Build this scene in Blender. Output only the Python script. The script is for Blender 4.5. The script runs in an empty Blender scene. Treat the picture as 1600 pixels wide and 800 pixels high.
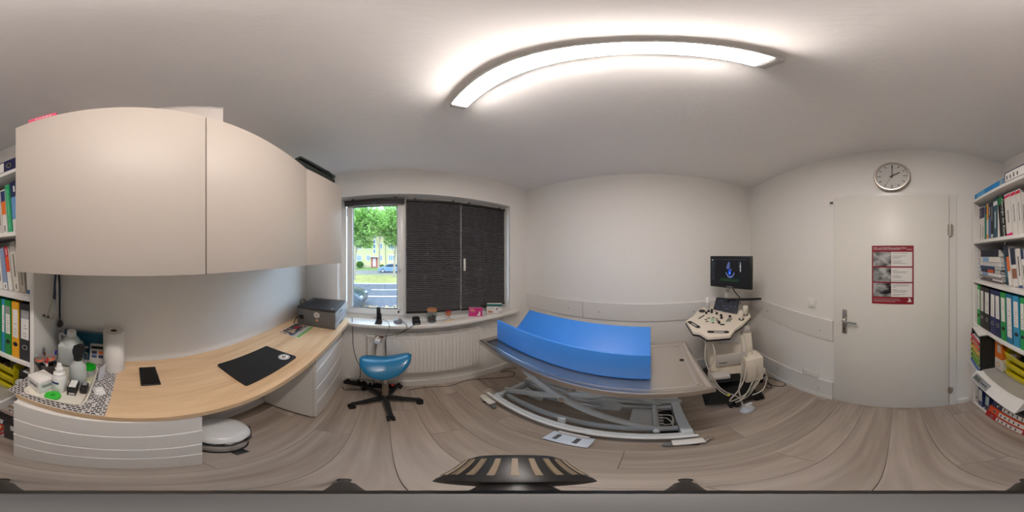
import bpy, bmesh, math, random
from mathutils import Vector, Matrix
random.seed(7)
S = bpy.context.scene
COL = S.collection
RAD = math.radians

# ------------------------------------------------------------------ camera, world, sun, exposure
EYE = 1.54
cam_d = bpy.data.cameras.new('panorama_camera')
cam_d.type = 'PANO'
try:
    cam_d.panorama_type = 'EQUIRECTANGULAR'
except Exception:
    cam_d.cycles.panorama_type = 'EQUIRECTANGULAR'
cam_d.clip_start = 0.01
cam = bpy.data.objects.new('panorama_camera', cam_d)
cam.location = (0, 0, EYE)
cam.rotation_euler = (RAD(90), 0, RAD(45))
COL.objects.link(cam)
S.camera = cam

W = bpy.data.worlds.new('day_sky')
S.world = W
W.use_nodes = True
wb = W.node_tree.nodes['Background']
wb.inputs[0].default_value = (0.62, 0.80, 1.0, 1)
wb.inputs[1].default_value = 9.0

sun_d = bpy.data.lights.new('sun', 'SUN')
sun_d.energy = 3.0
sun_d.angle = RAD(3)
sun_d.color = (1.0, 0.93, 0.8)
sun = bpy.data.objects.new('sun', sun_d)
sun.rotation_euler = (RAD(20), RAD(48), 0)
COL.objects.link(sun)

LAMP_POWER = 113.0
LAMP_COLOR = (1.0, 0.90, 0.835, 1)
S.view_settings.view_transform = 'Standard'
S.view_settings.look = 'None'
S.view_settings.gamma = 1
S.view_settings.use_curve_mapping = False
S.view_settings.exposure = 0.0

# ------------------------------------------------------------------ helpers
def c(r, g, b):
    def l(v):
        v /= 255.0
        return v / 12.92 if v <= 0.04045 else ((v + 0.055) / 1.055) ** 2.4
    return (l(r), l(g), l(b), 1)

MATS = {}
def mat(name, col, rough=0.5, metal=0.0, var=0.06, scale=18.0, bump=0.0, bscale=60.0, alpha=None, coat=0.0, trans=0.0, objvar=0.0):
    if name in MATS:
        return MATS[name]
    m = bpy.data.materials.new(name)
    m.use_nodes = True
    nt = m.node_tree
    b = nt.nodes['Principled BSDF']
    b.inputs['Roughness'].default_value = rough
    b.inputs['Metallic'].default_value = metal
    b.inputs['Coat Weight'].default_value = coat
    b.inputs['Transmission Weight'].default_value = trans
    tc = nt.nodes.new('ShaderNodeTexCoord')
    nz = nt.nodes.new('ShaderNodeTexNoise')
    nz.inputs['Scale'].default_value = scale
    nz.inputs['Detail'].default_value = 4
    nt.links.new(tc.outputs['Object'], nz.inputs['Vector'])
    mx = nt.nodes.new('ShaderNodeMix'); mx.data_type = 'RGBA'
    mx.inputs[6].default_value = tuple(v * (1 - var) for v in col[:3]) + (1,)
    mx.inputs[7].default_value = tuple(min(1, v * (1 + var)) for v in col[:3]) + (1,)
    nt.links.new(nz.outputs['Fac'], mx.inputs[0])
    out = mx.outputs[2]
    if objvar:
        oi = nt.nodes.new('ShaderNodeObjectInfo')
        hs = nt.nodes.new('ShaderNodeHueSaturation')
        mr = nt.nodes.new('ShaderNodeMapRange')
        mr.inputs[3].default_value = 1 - objvar; mr.inputs[4].default_value = 1 + objvar
        nt.links.new(oi.outputs['Random'], mr.inputs[0])
        nt.links.new(mr.outputs[0], hs.inputs['Value'])
        nt.links.new(out, hs.inputs['Color'])
        out = hs.outputs[0]
    nt.links.new(out, b.inputs['Base Color'])
    if bump:
        n2 = nt.nodes.new('ShaderNodeTexNoise')
        n2.inputs['Scale'].default_value = bscale
        n2.inputs['Detail'].default_value = 6
        nt.links.new(tc.outputs['Object'], n2.inputs['Vector'])
        bp = nt.nodes.new('ShaderNodeBump')
        bp.inputs['Strength'].default_value = bump
        bp.inputs['Distance'].default_value = 0.004
        nt.links.new(n2.outputs['Fac'], bp.inputs['Height'])
        nt.links.new(bp.outputs[0], b.inputs['Normal'])
    MATS[name] = m
    return m

def flat(rgb, rough=0.5, **k):
    return mat('paint_%d_%d_%d_%d' % (rgb[0], rgb[1], rgb[2], int(rough * 100)), c(*rgb), rough, **k)

def emit(name, col, strength):
    if name in MATS:
        return MATS[name]
    m = bpy.data.materials.new(name); m.use_nodes = True
    b = m.node_tree.nodes['Principled BSDF']
    b.inputs['Base Color'].default_value = (col[0] * .3, col[1] * .3, col[2] * .3, 1)
    b.inputs['Emission Color'].default_value = col
    b.inputs['Emission Strength'].default_value = strength
    MATS[name] = m
    return m

def wood(name, dark, light, sx, sy, rough=0.45, rand=False, val=0.10):
    m = bpy.data.materials.new(name); m.use_nodes = True
    nt = m.node_tree; b = nt.nodes['Principled BSDF']
    b.inputs['Roughness'].default_value = rough
    tc = nt.nodes.new('ShaderNodeTexCoord')
    mp = nt.nodes.new('ShaderNodeMapping')
    mp.inputs['Scale'].default_value = (sx, sy, 8)
    nt.links.new(tc.outputs['Object'], mp.inputs['Vector'])
    n1 = nt.nodes.new('ShaderNodeTexNoise'); n1.noise_dimensions = '4D'
    n1.inputs['Scale'].default_value = 1.0; n1.inputs['Detail'].default_value = 7; n1.inputs['Distortion'].default_value = 0.6
    nt.links.new(mp.outputs[0], n1.inputs['Vector'])
    n2 = nt.nodes.new('ShaderNodeTexNoise'); n2.noise_dimensions = '4D'
    n2.inputs['Scale'].default_value = 4.5; n2.inputs['Detail'].default_value = 4
    nt.links.new(mp.outputs[0], n2.inputs['Vector'])
    ad = nt.nodes.new('ShaderNodeMath'); ad.operation = 'MULTIPLY_ADD'
    ad.inputs[1].default_value = 0.35
    nt.links.new(n2.outputs['Fac'], ad.inputs[0]); nt.links.new(n1.outputs['Fac'], ad.inputs[2])
    cr = nt.nodes.new('ShaderNodeValToRGB')
    cr.color_ramp.elements[0].position = 0.42; cr.color_ramp.elements[0].color = dark
    cr.color_ramp.elements[1].position = 0.90; cr.color_ramp.elements[1].color = light
    nt.links.new(ad.outputs[0], cr.inputs[0])
    out = cr.outputs[0]
    if rand:
        oi = nt.nodes.new('ShaderNodeObjectInfo')
        ml = nt.nodes.new('ShaderNodeMath'); ml.operation = 'MULTIPLY'; ml.inputs[1].default_value = 60
        nt.links.new(oi.outputs['Random'], ml.inputs[0])
        nt.links.new(ml.outputs[0], n1.inputs['W']); nt.links.new(ml.outputs[0], n2.inputs['W'])
        hs = nt.nodes.new('ShaderNodeHueSaturation'); mr = nt.nodes.new('ShaderNodeMapRange')
        mr.inputs[3].default_value = 1 - val; mr.inputs[4].default_value = 1 + val
        nt.links.new(oi.outputs['Random'], mr.inputs[0]); nt.links.new(mr.outputs[0], hs.inputs['Value'])
        nt.links.new(out, hs.inputs['Color']); out = hs.outputs[0]
    nt.links.new(out, b.inputs['Base Color'])
    bp = nt.nodes.new('ShaderNodeBump'); bp.inputs['Strength'].default_value = 0.15; bp.inputs['Distance'].default_value = 0.002
    nt.links.new(n2.outputs['Fac'], bp.inputs['Height']); nt.links.new(bp.outputs[0], b.inputs['Normal'])
    MATS[name] = m
    return m

def glass(name, tint=(0.93, 0.97, 1.0, 1), refl=0.08):
    if name in MATS:
        return MATS[name]
    m = bpy.data.materials.new(name); m.use_nodes = True
    nt = m.node_tree; nt.nodes.remove(nt.nodes['Principled BSDF'])
    o = nt.nodes['Material Output']
    t = nt.nodes.new('ShaderNodeBsdfTransparent'); t.inputs[0].default_value = tint
    g = nt.nodes.new('ShaderNodeBsdfGlossy'); g.inputs['Roughness'].default_value = 0.02
    mx = nt.nodes.new('ShaderNodeMixShader'); mx.inputs[0].default_value = refl
    nt.links.new(t.outputs[0], mx.inputs[1]); nt.links.new(g.outputs[0], mx.inputs[2]); nt.links.new(mx.outputs[0], o.inputs[0])
    MATS[name] = m
    return m

SPLIT_PARTS = {'antenna', 'cable', 'cable_plug', 'car_window', 'ear_tip', 'folder_cover', 'foot', 'hinge', 'magazine', 'paper_sheet', 'seam', 'side_cover', 'wall_bracket', 'pipe', 'printed_patch', 'print_patch', 'print_line', 'binaural', 'yoke', 'drain_groove', 'blade', 'spine_band'}
FINE_PRINT = {'display_icons', 'indicator', 'knurling', 'label_print', 'peg_hole', 'pin_hole', 'print_lines', 'screen_text', 'screen_mark', 'screen_trace', 'scan_echo', 'spine_print', 'sticker_print', 'top_grille'}
class MB:
    def __init__(s):
        s.v = []; s.f = []; s.sm = []
    def add(s, vs, fs, smooth=False, M=None):
        k = len(s.v)
        for p in vs:
            p = Vector(p)
            if M is not None:
                p = M @ p
            s.v.append(tuple(p))
        for f in fs:
            s.f.append([k + i for i in f]); s.sm.append(smooth)
        return s
    def box(s, x0, x1, y0, y1, z0, z1, M=None):
        vs = [(x, y, z) for x in (x0, x1) for y in (y0, y1) for z in (z0, z1)]
        return s.add(vs, [(0, 1, 3, 2), (4, 6, 7, 5), (0, 4, 5, 1), (2, 3, 7, 6), (0, 2, 6, 4), (1, 5, 7, 3)], M=M)
    def rbox(s, x0, x1, y0, y1, z0, z1, r=0.004, seg=2, M=None, smooth=True):
        bm = bmesh.new(); bmesh.ops.create_cube(bm, size=1)
        for v in bm.verts:
            v.co = Vector((x0 + (v.co.x + .5) * (x1 - x0), y0 + (v.co.y + .5) * (y1 - y0), z0 + (v.co.z + .5) * (z1 - z0)))
        r = min(r, .48 * min(abs(x1 - x0), abs(y1 - y0), abs(z1 - z0)))
        bmesh.ops.bevel(bm, geom=bm.edges[:], offset=r, segments=seg, profile=.5, affect='EDGES')
        s.bm(bm, smooth and seg > 1, M); bm.free()
        return s
    def bm(s, bm, smooth=False, M=None):
        bm.verts.index_update()
        s.add([v.co.copy() for v in bm.verts], [[v.index for v in f.verts] for f in bm.faces], smooth, M)
    def cyl(s, a, b, r, r2=None, n=16, cap=True, smooth=True, M=None):
        a = Vector(a); b = Vector(b); r2 = r if r2 is None else r2
        d = (b - a).normalized()
        u = d.orthogonal().normalized(); w = d.cross(u)
        vs = []
        for i in range(n):
            t = 2 * math.pi * i / n; o = u * math.cos(t) + w * math.sin(t)
            vs.append(a + o * r); vs.append(b + o * r2)
        s.add(vs, [(2 * i, 2 * ((i + 1) % n), 2 * ((i + 1) % n) + 1, 2 * i + 1) for i in range(n)], smooth, M)
        if cap:
            s.add(vs, [[2 * i for i in range(n)][::-1], [2 * i + 1 for i in range(n)]], False, M)
        return s
    def tube(s, pts, r, n=6, sub=5, M=None, closed=False):
        P = [Vector(p) for p in pts]
        if sub > 1 and len(P) > 2:
            Q = []
            for i in range(len(P) - 1):
                p0 = P[max(i - 1, 0)]; p1 = P[i]; p2 = P[i + 1]; p3 = P[min(i + 2, len(P) - 1)]
                for k in range(sub):
                    t = k / sub
                    Q.append(.5 * ((2 * p1) + (p2 - p0) * t + (2 * p0 - 5 * p1 + 4 * p2 - p3) * t * t + (3 * p1 - p0 - 3 * p2 + p3) * t ** 3))
            Q.append(P[-1]); P = Q
        vs = []; fs = []
        u = None
        for i, p in enumerate(P):
            d = (P[min(i + 1, len(P) - 1)] - P[max(i - 1, 0)])
            d = d.normalized() if d.length > 1e-9 else Vector((0, 0, 1))
            u = d.orthogonal().normalized() if u is None else (u - d * u.dot(d))
            u = u.normalized() if u.length > 1e-6 else d.orthogonal().normalized()
            w = d.cross(u)
            for k in range(n):
                t = 2 * math.pi * k / n
                vs.append(p + (u * math.cos(t) + w * math.sin(t)) * r)
        for i in range(len(P) - 1):
            for k in range(n):
                fs.append((i * n + k, i * n + (k + 1) % n, (i + 1) * n + (k + 1) % n, (i + 1) * n + k))
        s.add(vs, fs, True, M)
        s.add(vs[:n], [list(range(n))[::-1]], False, M); s.add(vs[-n:], [list(range(n))], False, M)
        return s
    def lathe(s, prof, n=24, o=(0, 0, 0), M=None, smooth=True):
        o = Vector(o); vs = []; fs = []
        for r, z in prof:
            for k in range(n):
                t = 2 * math.pi * k / n
                vs.append((o.x + r * math.cos(t), o.y + r * math.sin(t), o.z + z))
        for i in range(len(prof) - 1):
            for k in range(n):
                fs.append((i * n + k, i * n + (k + 1) % n, (i + 1) * n + (k + 1) % n, (i + 1) * n + k))
        s.add(vs, fs, smooth, M)
        if prof[0][0] > 1e-5: s.add(vs[:n], [list(range(n))[::-1]], False, M)
        if prof[-1][0] > 1e-5: s.add(vs[-n:], [list(range(n))], False, M)
        return s
    def prism(s, poly, z0, z1, M=None):
        n = len(poly)
        vs = [(x, y, z0) for x, y in poly] + [(x, y, z1) for x, y in poly]
        return s.add(vs, [list(range(n))[::-1], list(range(n, 2 * n))] + [(i, (i + 1) % n, n + (i + 1) % n, n + i) for i in range(n)], M=M)
    def ball(s, o, r, n=14, M=None):
        if not isinstance(r, (tuple, list)): r = (r, r, r)
        vs = []; fs = []
        for i in range(n // 2 + 1):
            a = math.pi * i / (n // 2)
            for k in range(n):
                t = 2 * math.pi * k / n
                vs.append((o[0] + r[0] * math.sin(a) * math.cos(t), o[1] + r[1] * math.sin(a) * math.sin(t), o[2] + r[2] * math.cos(a)))
        for i in range(n // 2):
            for k in range(n):
                fs.append((i * n + k, i * n + (k + 1) % n, (i + 1) * n + (k + 1) % n, (i + 1) * n + k))
        return s.add(vs, fs, True, M)
    def ring(s, o, R_, r, axis='z', n=24, m=8, M=None):
        A = {'z': Matrix(), 'y': Matrix.Rotation(RAD(90), 4, 'X'), 'x': Matrix.Rotation(RAD(90), 4, 'Y')}[axis]
        A = Matrix.Translation(o) @ A
        if M is not None: A = M @ A
        vs = []; fs = []
        for i in range(n):
            t = 2 * math.pi * i / n
            for k in range(m):
                a = 2 * math.pi * k / m
                q = R_ + r * math.cos(a)
                vs.append((q * math.cos(t), q * math.sin(t), r * math.sin(a)))
        for i in range(n):
            for k in range(m):
                fs.append((i * m + k, ((i + 1) % n) * m + k, ((i + 1) % n) * m + (k + 1) % m, i * m + (k + 1) % m))
        return s.add(vs, fs, True, A)
    def mesh(s, name, m):
        me = bpy.data.meshes.new(name)
        me.from_pydata(s.v, [], s.f)
        me.polygons.foreach_set('use_smooth', s.sm)
        bm = bmesh.new(); bm.from_mesh(me)
        bmesh.ops.remove_doubles(bm, verts=bm.verts, dist=1e-6)
        bmesh.ops.recalc_face_normals(bm, faces=bm.faces)
        for e in bm.edges:
            if len(e.link_faces) == 2 and e.calc_face_angle(0) > RAD(42):
                e.smooth = False
        bm.to_mesh(me); bm.free()
        me.materials.append(m)
        return me
    def clusters(s):
        n = len(s.v); p = list(range(n))
        def f(i):
            while p[i] != i:
                p[i] = p[p[i]]; i = p[i]
            return i
        for fc in s.f:
            for i in fc[1:]: p[f(i)] = f(fc[0])
        bx = {}
        for i, v in enumerate(s.v):
            b = bx.setdefault(f(i), [list(v), list(v)])
            for k in range(3): b[0][k] = min(b[0][k], v[k]); b[1][k] = max(b[1][k], v[k])
        ks = list(bx)
        for a in range(len(ks)):
            for b in range(a):
                A, B = bx[ks[a]], bx[ks[b]]
                if all(A[0][k] - 3e-4 <= B[1][k] and B[0][k] - 3e-4 <= A[1][k] for k in range(3)): p[f(ks[a])] = f(ks[b])
        out = {}
        for fc, sm in zip(s.f, s.sm): out.setdefault(f(fc[0]), []).append((fc, sm))
        res = []
        for fs in out.values():
            q = MB(); mp = {}
            for fc, sm in fs:
                idx = []
                for i in fc:
                    if i not in mp: mp[i] = len(q.v); q.v.append(s.v[i])
                    idx.append(mp[i])
                q.f.append(idx); q.sm.append(sm)
            res.append(q)
        return res
    def build(s, name, m, parent=None):
        if name in SPLIT_PARTS:
            cl = s.clusters()
            if len(cl) > 1:
                return [q.build1(name, m, parent) for q in cl][0]
        o = s.build1(name, m, parent)
        if name in FINE_PRINT: o['kind'] = 'stuff'
        return o
    def build1(s, name, m, parent=None):
        o = bpy.data.objects.new(name, s.mesh(name, m))
        COL.objects.link(o)
        if parent is not None: o.parent = parent
        return o

def link(name, me, parent=None, M=None):
    o = bpy.data.objects.new(name, me); COL.objects.link(o)
    if parent is not None: o.parent = parent
    if M is not None: o.matrix_local = M
    return o

def tag(o, label=None, cat=None, group=None, kind=None):
    if label: o['label'] = label
    if cat: o['category'] = cat
    if group: o['group'] = group
    if kind: o['kind'] = kind
    return o

def thing(name, label, cat, loc=(0, 0, 0), rz=0.0, group=None, ry=0.0, rx=0.0):
    o = bpy.data.objects.new(name, None); COL.objects.link(o)
    o.empty_display_size = 0.05
    o.location = loc; o.rotation_euler = (rx, ry, rz)
    return tag(o, label, cat, group)

def struct(name, mb, m, label=None):
    o = mb.build(name, m)
    o['kind'] = 'structure'
    if label: o['label'] = label
    return o

def text(name, body, size, m, parent, M, ext=0.0004, align='LEFT'):
    cu = bpy.data.curves.new('lettering', 'FONT')
    cu.body = body; cu.size = size; cu.extrude = ext; cu.align_x = align; cu.resolution_u = 2
    t = bpy.data.objects.new('lettering', cu); COL.objects.link(t)
    bpy.context.view_layer.update()
    me = bpy.data.meshes.new_from_object(t.evaluated_get(bpy.context.evaluated_depsgraph_get()))
    bpy.data.objects.remove(t); bpy.data.curves.remove(cu)
    me.materials.clear(); me.materials.append(m)
    o = link(name, me, parent, M); o['kind'] = 'stuff'
    return o

RX = lambda a: Matrix.Rotation(RAD(a), 4, 'X')
RY = lambda a: Matrix.Rotation(RAD(a), 4, 'Y')
RZ = lambda a: Matrix.Rotation(RAD(a), 4, 'Z')
TR = lambda *p: Matrix.Translation(p)

# room plan: corners, seen from above (window wall on the left, door wall on the right)
A_ = (-1.355, 1.638); B_ = (1.265, 1.58); C_ = (1.105, -.843); D_ = (-1.611, -.835)
CEIL = 2.43
class Frame:                      # wall frame: x to the right along the wall, y outward, z up
    def __init__(s, p, q):
        s.p = p; s.L = math.hypot(q[0] - p[0], q[1] - p[1])
        s.a = math.atan2(q[1] - p[1], q[0] - p[0])
        s.M = Matrix.Translation((p[0], p[1], 0)) @ Matrix.Rotation(s.a, 4, 'Z')
    def at(s, x, y, z):
        return s.M @ Vector((x, y, z))
FW = Frame(D_, A_); FB = Frame(A_, B_); FD = Frame(B_, C_); FK = Frame(C_, D_)

# ------------------------------------------------------------------ materials
M_wall = mat('wall_paint', c(240, 237, 232), .75, var=.02, bump=.12, bscale=140)
M_ceil = mat('ceiling_paint', c(248, 246, 244), .85, var=.02, bump=.25, bscale=55)
M_white = mat('white_lacquer', c(232, 229, 224), .32, var=.01)
M_cab = mat('cabinet_lacquer', c(189, 179, 169), .46, var=.01)
M_cab.node_tree.nodes['Principled BSDF'].inputs['Specular IOR Level'].default_value = 0.28
M_trim = mat('trim_paint', c(230, 227, 222), .45, var=.02)
M_pvc = mat('window_pvc', c(232, 232, 230), .3, var=.01)
M_door = mat('door_paint', c(234, 231, 223), .4, var=.015)
M_floor = wood('oak_laminate', c(146, 130, 116), c(194, 180, 167), .7, 9, .42, True, .06)
M_desk = wood('desk_oak', c(196, 158, 118), c(232, 203, 166), 1.1, 13, .42)
M_black = mat('black_plastic', c(22, 22, 24), .45, var=.1)
M_rubber = mat('black_rubber', c(15, 15, 16), .7)
M_steel = mat('brushed_steel', c(206, 198, 189), .36, 1.0, var=.06, scale=5, bump=.03)
M_chrome = mat('chrome', c(215, 215, 215), .15, 1.0, var=.02)
M_frame = mat('grey_white_enamel', c(205, 212, 216), .38, var=.03)
M_paper = mat('paper', c(232, 230, 226), .8, var=.02)
M_glass = glass('window_glass')
M_jar = glass('jar_glass', (.9, .95, .95, 1), .1)
M_dark = mat('dark_grey', c(48, 48, 50), .5)
M_ink = mat('ink', c(40, 38, 42), .7)
# ------------------------------------------------------------------ room shell
fl = MB(); fl.prism([(-1.62, -.85), (1.28, -.86), (1.28, 1.6), (-1.37, 1.65)], -.12, -.012)
floor = struct('floor', fl, mat('subfloor', c(60, 52, 46), .9), 'grey oak laminate plank floor')
# planks run from the window to the door
def clip(poly, n, d):
    out = []
    for i, p in enumerate(poly):
        q = poly[(i + 1) % len(poly)]
        a = p[0] * n[0] + p[1] * n[1] - d; b = q[0] * n[0] + q[1] * n[1] - d
        if a <= 0: out.append(p)
        if a * b < 0:
            t = a / (a - b); out.append((p[0] + (q[0] - p[0]) * t, p[1] + (q[1] - p[1]) * t))
    return out
corners = [A_, B_, C_, D_]
edges = []
for i in range(4):
    p = corners[i]; q = corners[(i + 1) % 4]
    n = (-(q[1] - p[1]), q[0] - p[0]); L = math.hypot(*n); n = (n[0] / L, n[1] / L)
    d = n[0] * p[0] + n[1] * p[1]
    if d < 0: n = (-n[0], -n[1]); d = -d
    edges.append((n, d))
row = 0; y = -.93; pw = .192
while y < 1.7:
    x = -1.9 - random.random() * 1.1
    while x < 1.4:
        poly = [(x + .0009, y + .0009), (x + 1.2 - .0009, y + .0009), (x + 1.2 - .0009, y + pw - .0009), (x + .0009, y + pw - .0009)]
        for n, d in edges: poly = clip(poly, n, d - .002) if poly else poly
        if len(poly) > 2:
            cx = sum(p[0] for p in poly) / len(poly); cy = sum(p[1] for p in poly) / len(poly)
            m = MB(); m.prism([(p[0] - cx, p[1] - cy) for p in poly], -.012, 0)
            o = m.build('plank', M_floor, floor); o.location = (cx, cy, 0)
        x += 1.2
    y += pw; row += 1

ce = MB(); ce.box(-2.1, 1.7, -1.3, 2.1, CEIL, CEIL + .2)
struct('ceiling', ce, M_ceil, 'plain plastered ceiling')

def wallbox(F, mb, x0, x1, y0, y1, z0, z1):
    mb.box(x0, x1, y0, y1, z0, z1, M=F.M)
TH = .3
# window wall with its opening
OX0, OX1, OZ0, OZ1 = .376, 2.199, .86, 2.15
m = MB()
wallbox(FW, m, -.3, OX0, 0, TH, -.15, CEIL); wallbox(FW, m, OX1, FW.L + .3, 0, TH, -.15, CEIL)
wallbox(FW, m, OX0, OX1, 0, TH, -.15, OZ0); wallbox(FW, m, OX0, OX1, 0, TH, OZ1, CEIL)
struct('wall_window', m, M_wall, 'white wall around the window')
m = MB(); wallbox(FB, m, -.3, FB.L + .3, 0, .2, -.15, CEIL); struct('wall_back', m, M_wall, 'white wall behind the examination table')
m = MB(); wallbox(FD, m, -.0, FD.L + .3, 0, .2, -.15, CEIL); struct('wall_door', m, M_wall, 'white wall with the door and clock')
m = MB(); wallbox(FK, m, -.0, FK.L + .3, 0, .2, -.15, CEIL); struct('wall_desk', m, M_wall, 'white wall behind the desk and shelves')

# wall protection rails and baseboards
m = MB(); wallbox(FB, m, 0.0, .763, -.012, 0, .862, 1.052)
r1 = struct('trim_1', m, M_trim, 'white wall protection board, short piece beside the window wall')
m = MB(); wallbox(FB, m, .767, FB.L, -.012, 0, .862, 1.052)
r2 = struct('trim_2', m, M_trim, 'white wall protection board, long piece behind the examination table')
def screws(F, root, pts, y=-.013):
    for x, z in pts:
        s = MB(); s.cyl((x, y, z), (x, y - .003, z), .006, n=10, M=F.M); s.build('screw', M_chrome, root)
screws(FB, r1, [(.6, .95)]); screws(FB, r2, [(.95, .95), (1.9, .95), (2.4, .95)])
m = MB()
m.add([(0.014, 0, .86), (1.10, 0, .80), (1.10, 0, 1.0), (.014, 0, 1.045), (0.014, -.012, .86), (1.10, -.012, .80), (1.10, -.012, 1.0), (.014, -.012, 1.045)],
      [(0, 1, 2, 3), (4, 7, 6, 5), (0, 4, 5, 1), (1, 5, 6, 2), (2, 6, 7, 3), (3, 7, 4, 0)], M=FD.M)
r3 = struct('trim_3', m, M_trim, 'white wall protection board between corner and door')
screws(FD, r3, [(.35, .93), (.99, .89)])
m = MB(); wallbox(FB, m, 0, FB.L, -.014, 0, 0, .29); struct('baseboard_back', m, M_trim, 'tall white skirting board under the protection rail')
m = MB(); wallbox(FD, m, .016, 1.10, -.014, 0, 0, .285); b_ = struct('baseboard_door', m, M_trim, 'tall white skirting board left of the door')
m = MB(); wallbox(FD, m, .016, 1.10, -.022, -.0145, 0, .05); m.build('skirting_strip', M_white, b_)
screws(FD, b_, [(.5, .2), (.97, .14)], -.015)
m = MB(); wallbox(FD, m, 2.03, 2.12, -.014, 0, 0, .07); struct('baseboard_right', m, M_trim, 'short low skirting board between door and shelf')
m = MB(); wallbox(FW, m, .46, FW.L - .016, -.016, 0, 0, .085); struct('baseboard_window', m, M_trim, 'low white skirting board under the radiator')
m = MB(); wallbox(FK, m, .8, 2.7, -.015, 0, 0, .07); struct('baseboard_desk', m, M_trim, 'low white skirting board under the desk')

# ------------------------------------------------------------------ window
win = MB()
FO, FI = .105, .155      # frame depth range
fw = .055
for a, b, z0, z1 in ((OX0, OX1, OZ0 + .03, OZ0 + .03 + fw + .02), (OX0, OX1, OZ1 - fw, OZ1), (OX0, OX0 + fw, OZ0 + .03, OZ1), (OX1 - fw, OX1, OZ0 + .03, OZ1),
                     (1.015, 1.075, OZ0 + .03, OZ1), (1.583, 1.627, OZ0 + .03, OZ1)):
    win.box(a, b, FO, FI, z0, z1, M=FW.M)
window = struct('window_1', win, M_pvc, 'white plastic window with three casements')
def sash(x0, x1, z0, z1, w=.062):
    s = MB()
    for a, b, p, q in ((x0, x1, z0, z0 + w), (x0, x1, z1 - w, z1), (x0, x0 + w, z0 + w, z1 - w), (x1 - w, x1, z0 + w, z1 - w)):
        s.rbox(a, b, .082, .135, p, q, .006, 2, M=FW.M)
    o = s.build('casement', M_pvc, window)
    g = MB(); g.box(x0 + w, x1 - w, .108, .112, z0 + w, z1 - w, M=FW.M); g.build('pane', M_glass, o)
    k = MB()
    for a, b, p, q in ((x0 + w, x1 - w, z0 + w, z0 + w + .006), (x0 + w, x1 - w, z1 - w - .006, z1 - w), (x0 + w, x0 + w + .006, z0 + w, z1 - w), (x1 - w - .006, x1 - w, z0 + w, z1 - w)):
        k.box(a, b, .098, .107, p, q, M=FW.M)
    k.build('gasket', flat((120, 125, 128)), o)
    return o
s1 = sash(.448, 1.025, .935, 2.12)
s2 = sash(1.066, 1.592, .935, 2.12)
s3 = sash(1.618, 2.165, .935, 2.12)
def whandle(x, z, par):
    h = MB(); h.rbox(x - .014, x + .014, .074, .083, z - .045, z + .035, .004, M=FW.M)
    h.cyl((x, .075, z), (x, .045, z), .009, M=FW.M)
    h.rbox(x - .011, x + .011, .028, .046, z - .115, z + .012, .007, M=FW.M)
    h.build('window_handle', M_white, par)
whandle(.995, 1.53, s1); whandle(1.637, 1.50, s3)
hg = MB()
for z in (1.02, 2.0): hg.cyl((.455, .075, z - .04), (.455, .075, z + .04), .008, M=FW.M)
hg.build('hinge', M_pvc, s1)
# sill board
sl = MB(); sl.rbox(OX0 - .02, OX1 + .06, -.11, 0, OZ0, OZ0 + .035, .008, M=FW.M); sl.box(OX0 + .001, OX1 - .001, 0, .16, OZ0 + .001, OZ0 + .035, M=FW.M)
struct('trim_4', sl, M_white, 'white window sill board')
# outside sill
os_ = MB(); os_.box(OX0, OX1, .156, .40, OZ0 + .0, OZ0 + .03, M=FW.M); struct('trim_5', os_, flat((170, 172, 174), .4), 'grey metal outer window sill')

# pleated blinds
M_blind = mat('blind_fabric', c(84, 82, 85), .8, var=.25, scale=40, bump=.2, bscale=300)
M_rail = mat('blind_rail', c(38, 34, 32), .5)
def blind(x0, x1, z0, z1, label):
    cx = (x0 + x1) / 2
    t = thing('pleated_blind', label, 'blind', FW.at(cx, .05, z0), FW.a, 'pleated window blinds')
    w = (x1 - x0) / 2
    h = MB(); h.rbox(-w, w, -.018, .018, z1 - z0 - .022, z1 - z0, .003); h.build('head_rail', M_rail, t)
    h = MB(); h.rbox(-w, w, -.012, .012, 0, .014, .003); h.build('bottom_rail', M_rail, t)
    zb, zt = .014, z1 - z0 - .022
    n = max(4, int((zt - zb) / .0095))
    if n % 2: n += 1
    vs = []; fs = []
    for i in range(n + 1):
        z = zb + (zt - zb) * i / n; yy = -.009 if i % 2 else .004
        vs += [(-w + .002, yy, z), (w - .002, yy, z)]
    for i in range(n): fs.append((2 * i, 2 * i + 1, 2 * i + 3, 2 * i + 2))
    MB().add(vs, fs).build('pleated_fabric', M_blind, t)
    for sx in (-.7, .7):
        b = MB(); b.rbox(w * sx - .012, w * sx + .012, -.02, .022, z1 - z0 + .0005, z1 - z0 + .010, .002); b.build('clamp', M_rail, t)
    return t
b2 = blind(1.048, 1.598, .965, 2.106, 'closed dark grey pleated blind in the middle of the window')
b3 = blind(1.606, 2.152, .955, 2.106, 'closed dark grey pleated blind nearest the examination table')
t = thing('pleated_blind', 'dark blind folded up above the clear window pane', 'blind', FW.at(.735, .05, 2.062), FW.a, 'pleated window blinds')
h = MB(); h.rbox(-.30, .30, -.018, .018, .034, .056, .003); h.build('head_rail', M_rail, t)
h = MB(); h.rbox(-.30, .30, -.012, .012, 0, .012, .003); h.build('bottom_rail', M_rail, t)
h = MB()
for i in range(7): h.box(-.298, .298, -.013 if i % 2 else -.01, .012, .012 + i * .00314, .012 + i * .00314 + .0026)
h.build('folded_fabric', M_blind, t)
h = MB(); h.rbox(-.02, .02, -.02, -.012, -.006, .006, .003); h.build('pull_tab', glass('tab_plastic', (.8, .8, .8, 1), .2), t)
for sx in (-.21, .21):
    b = MB(); b.rbox(sx - .012, sx + .012, -.02, .022, .0565, .066, .002); b.build('clamp', M_rail, t)

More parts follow.
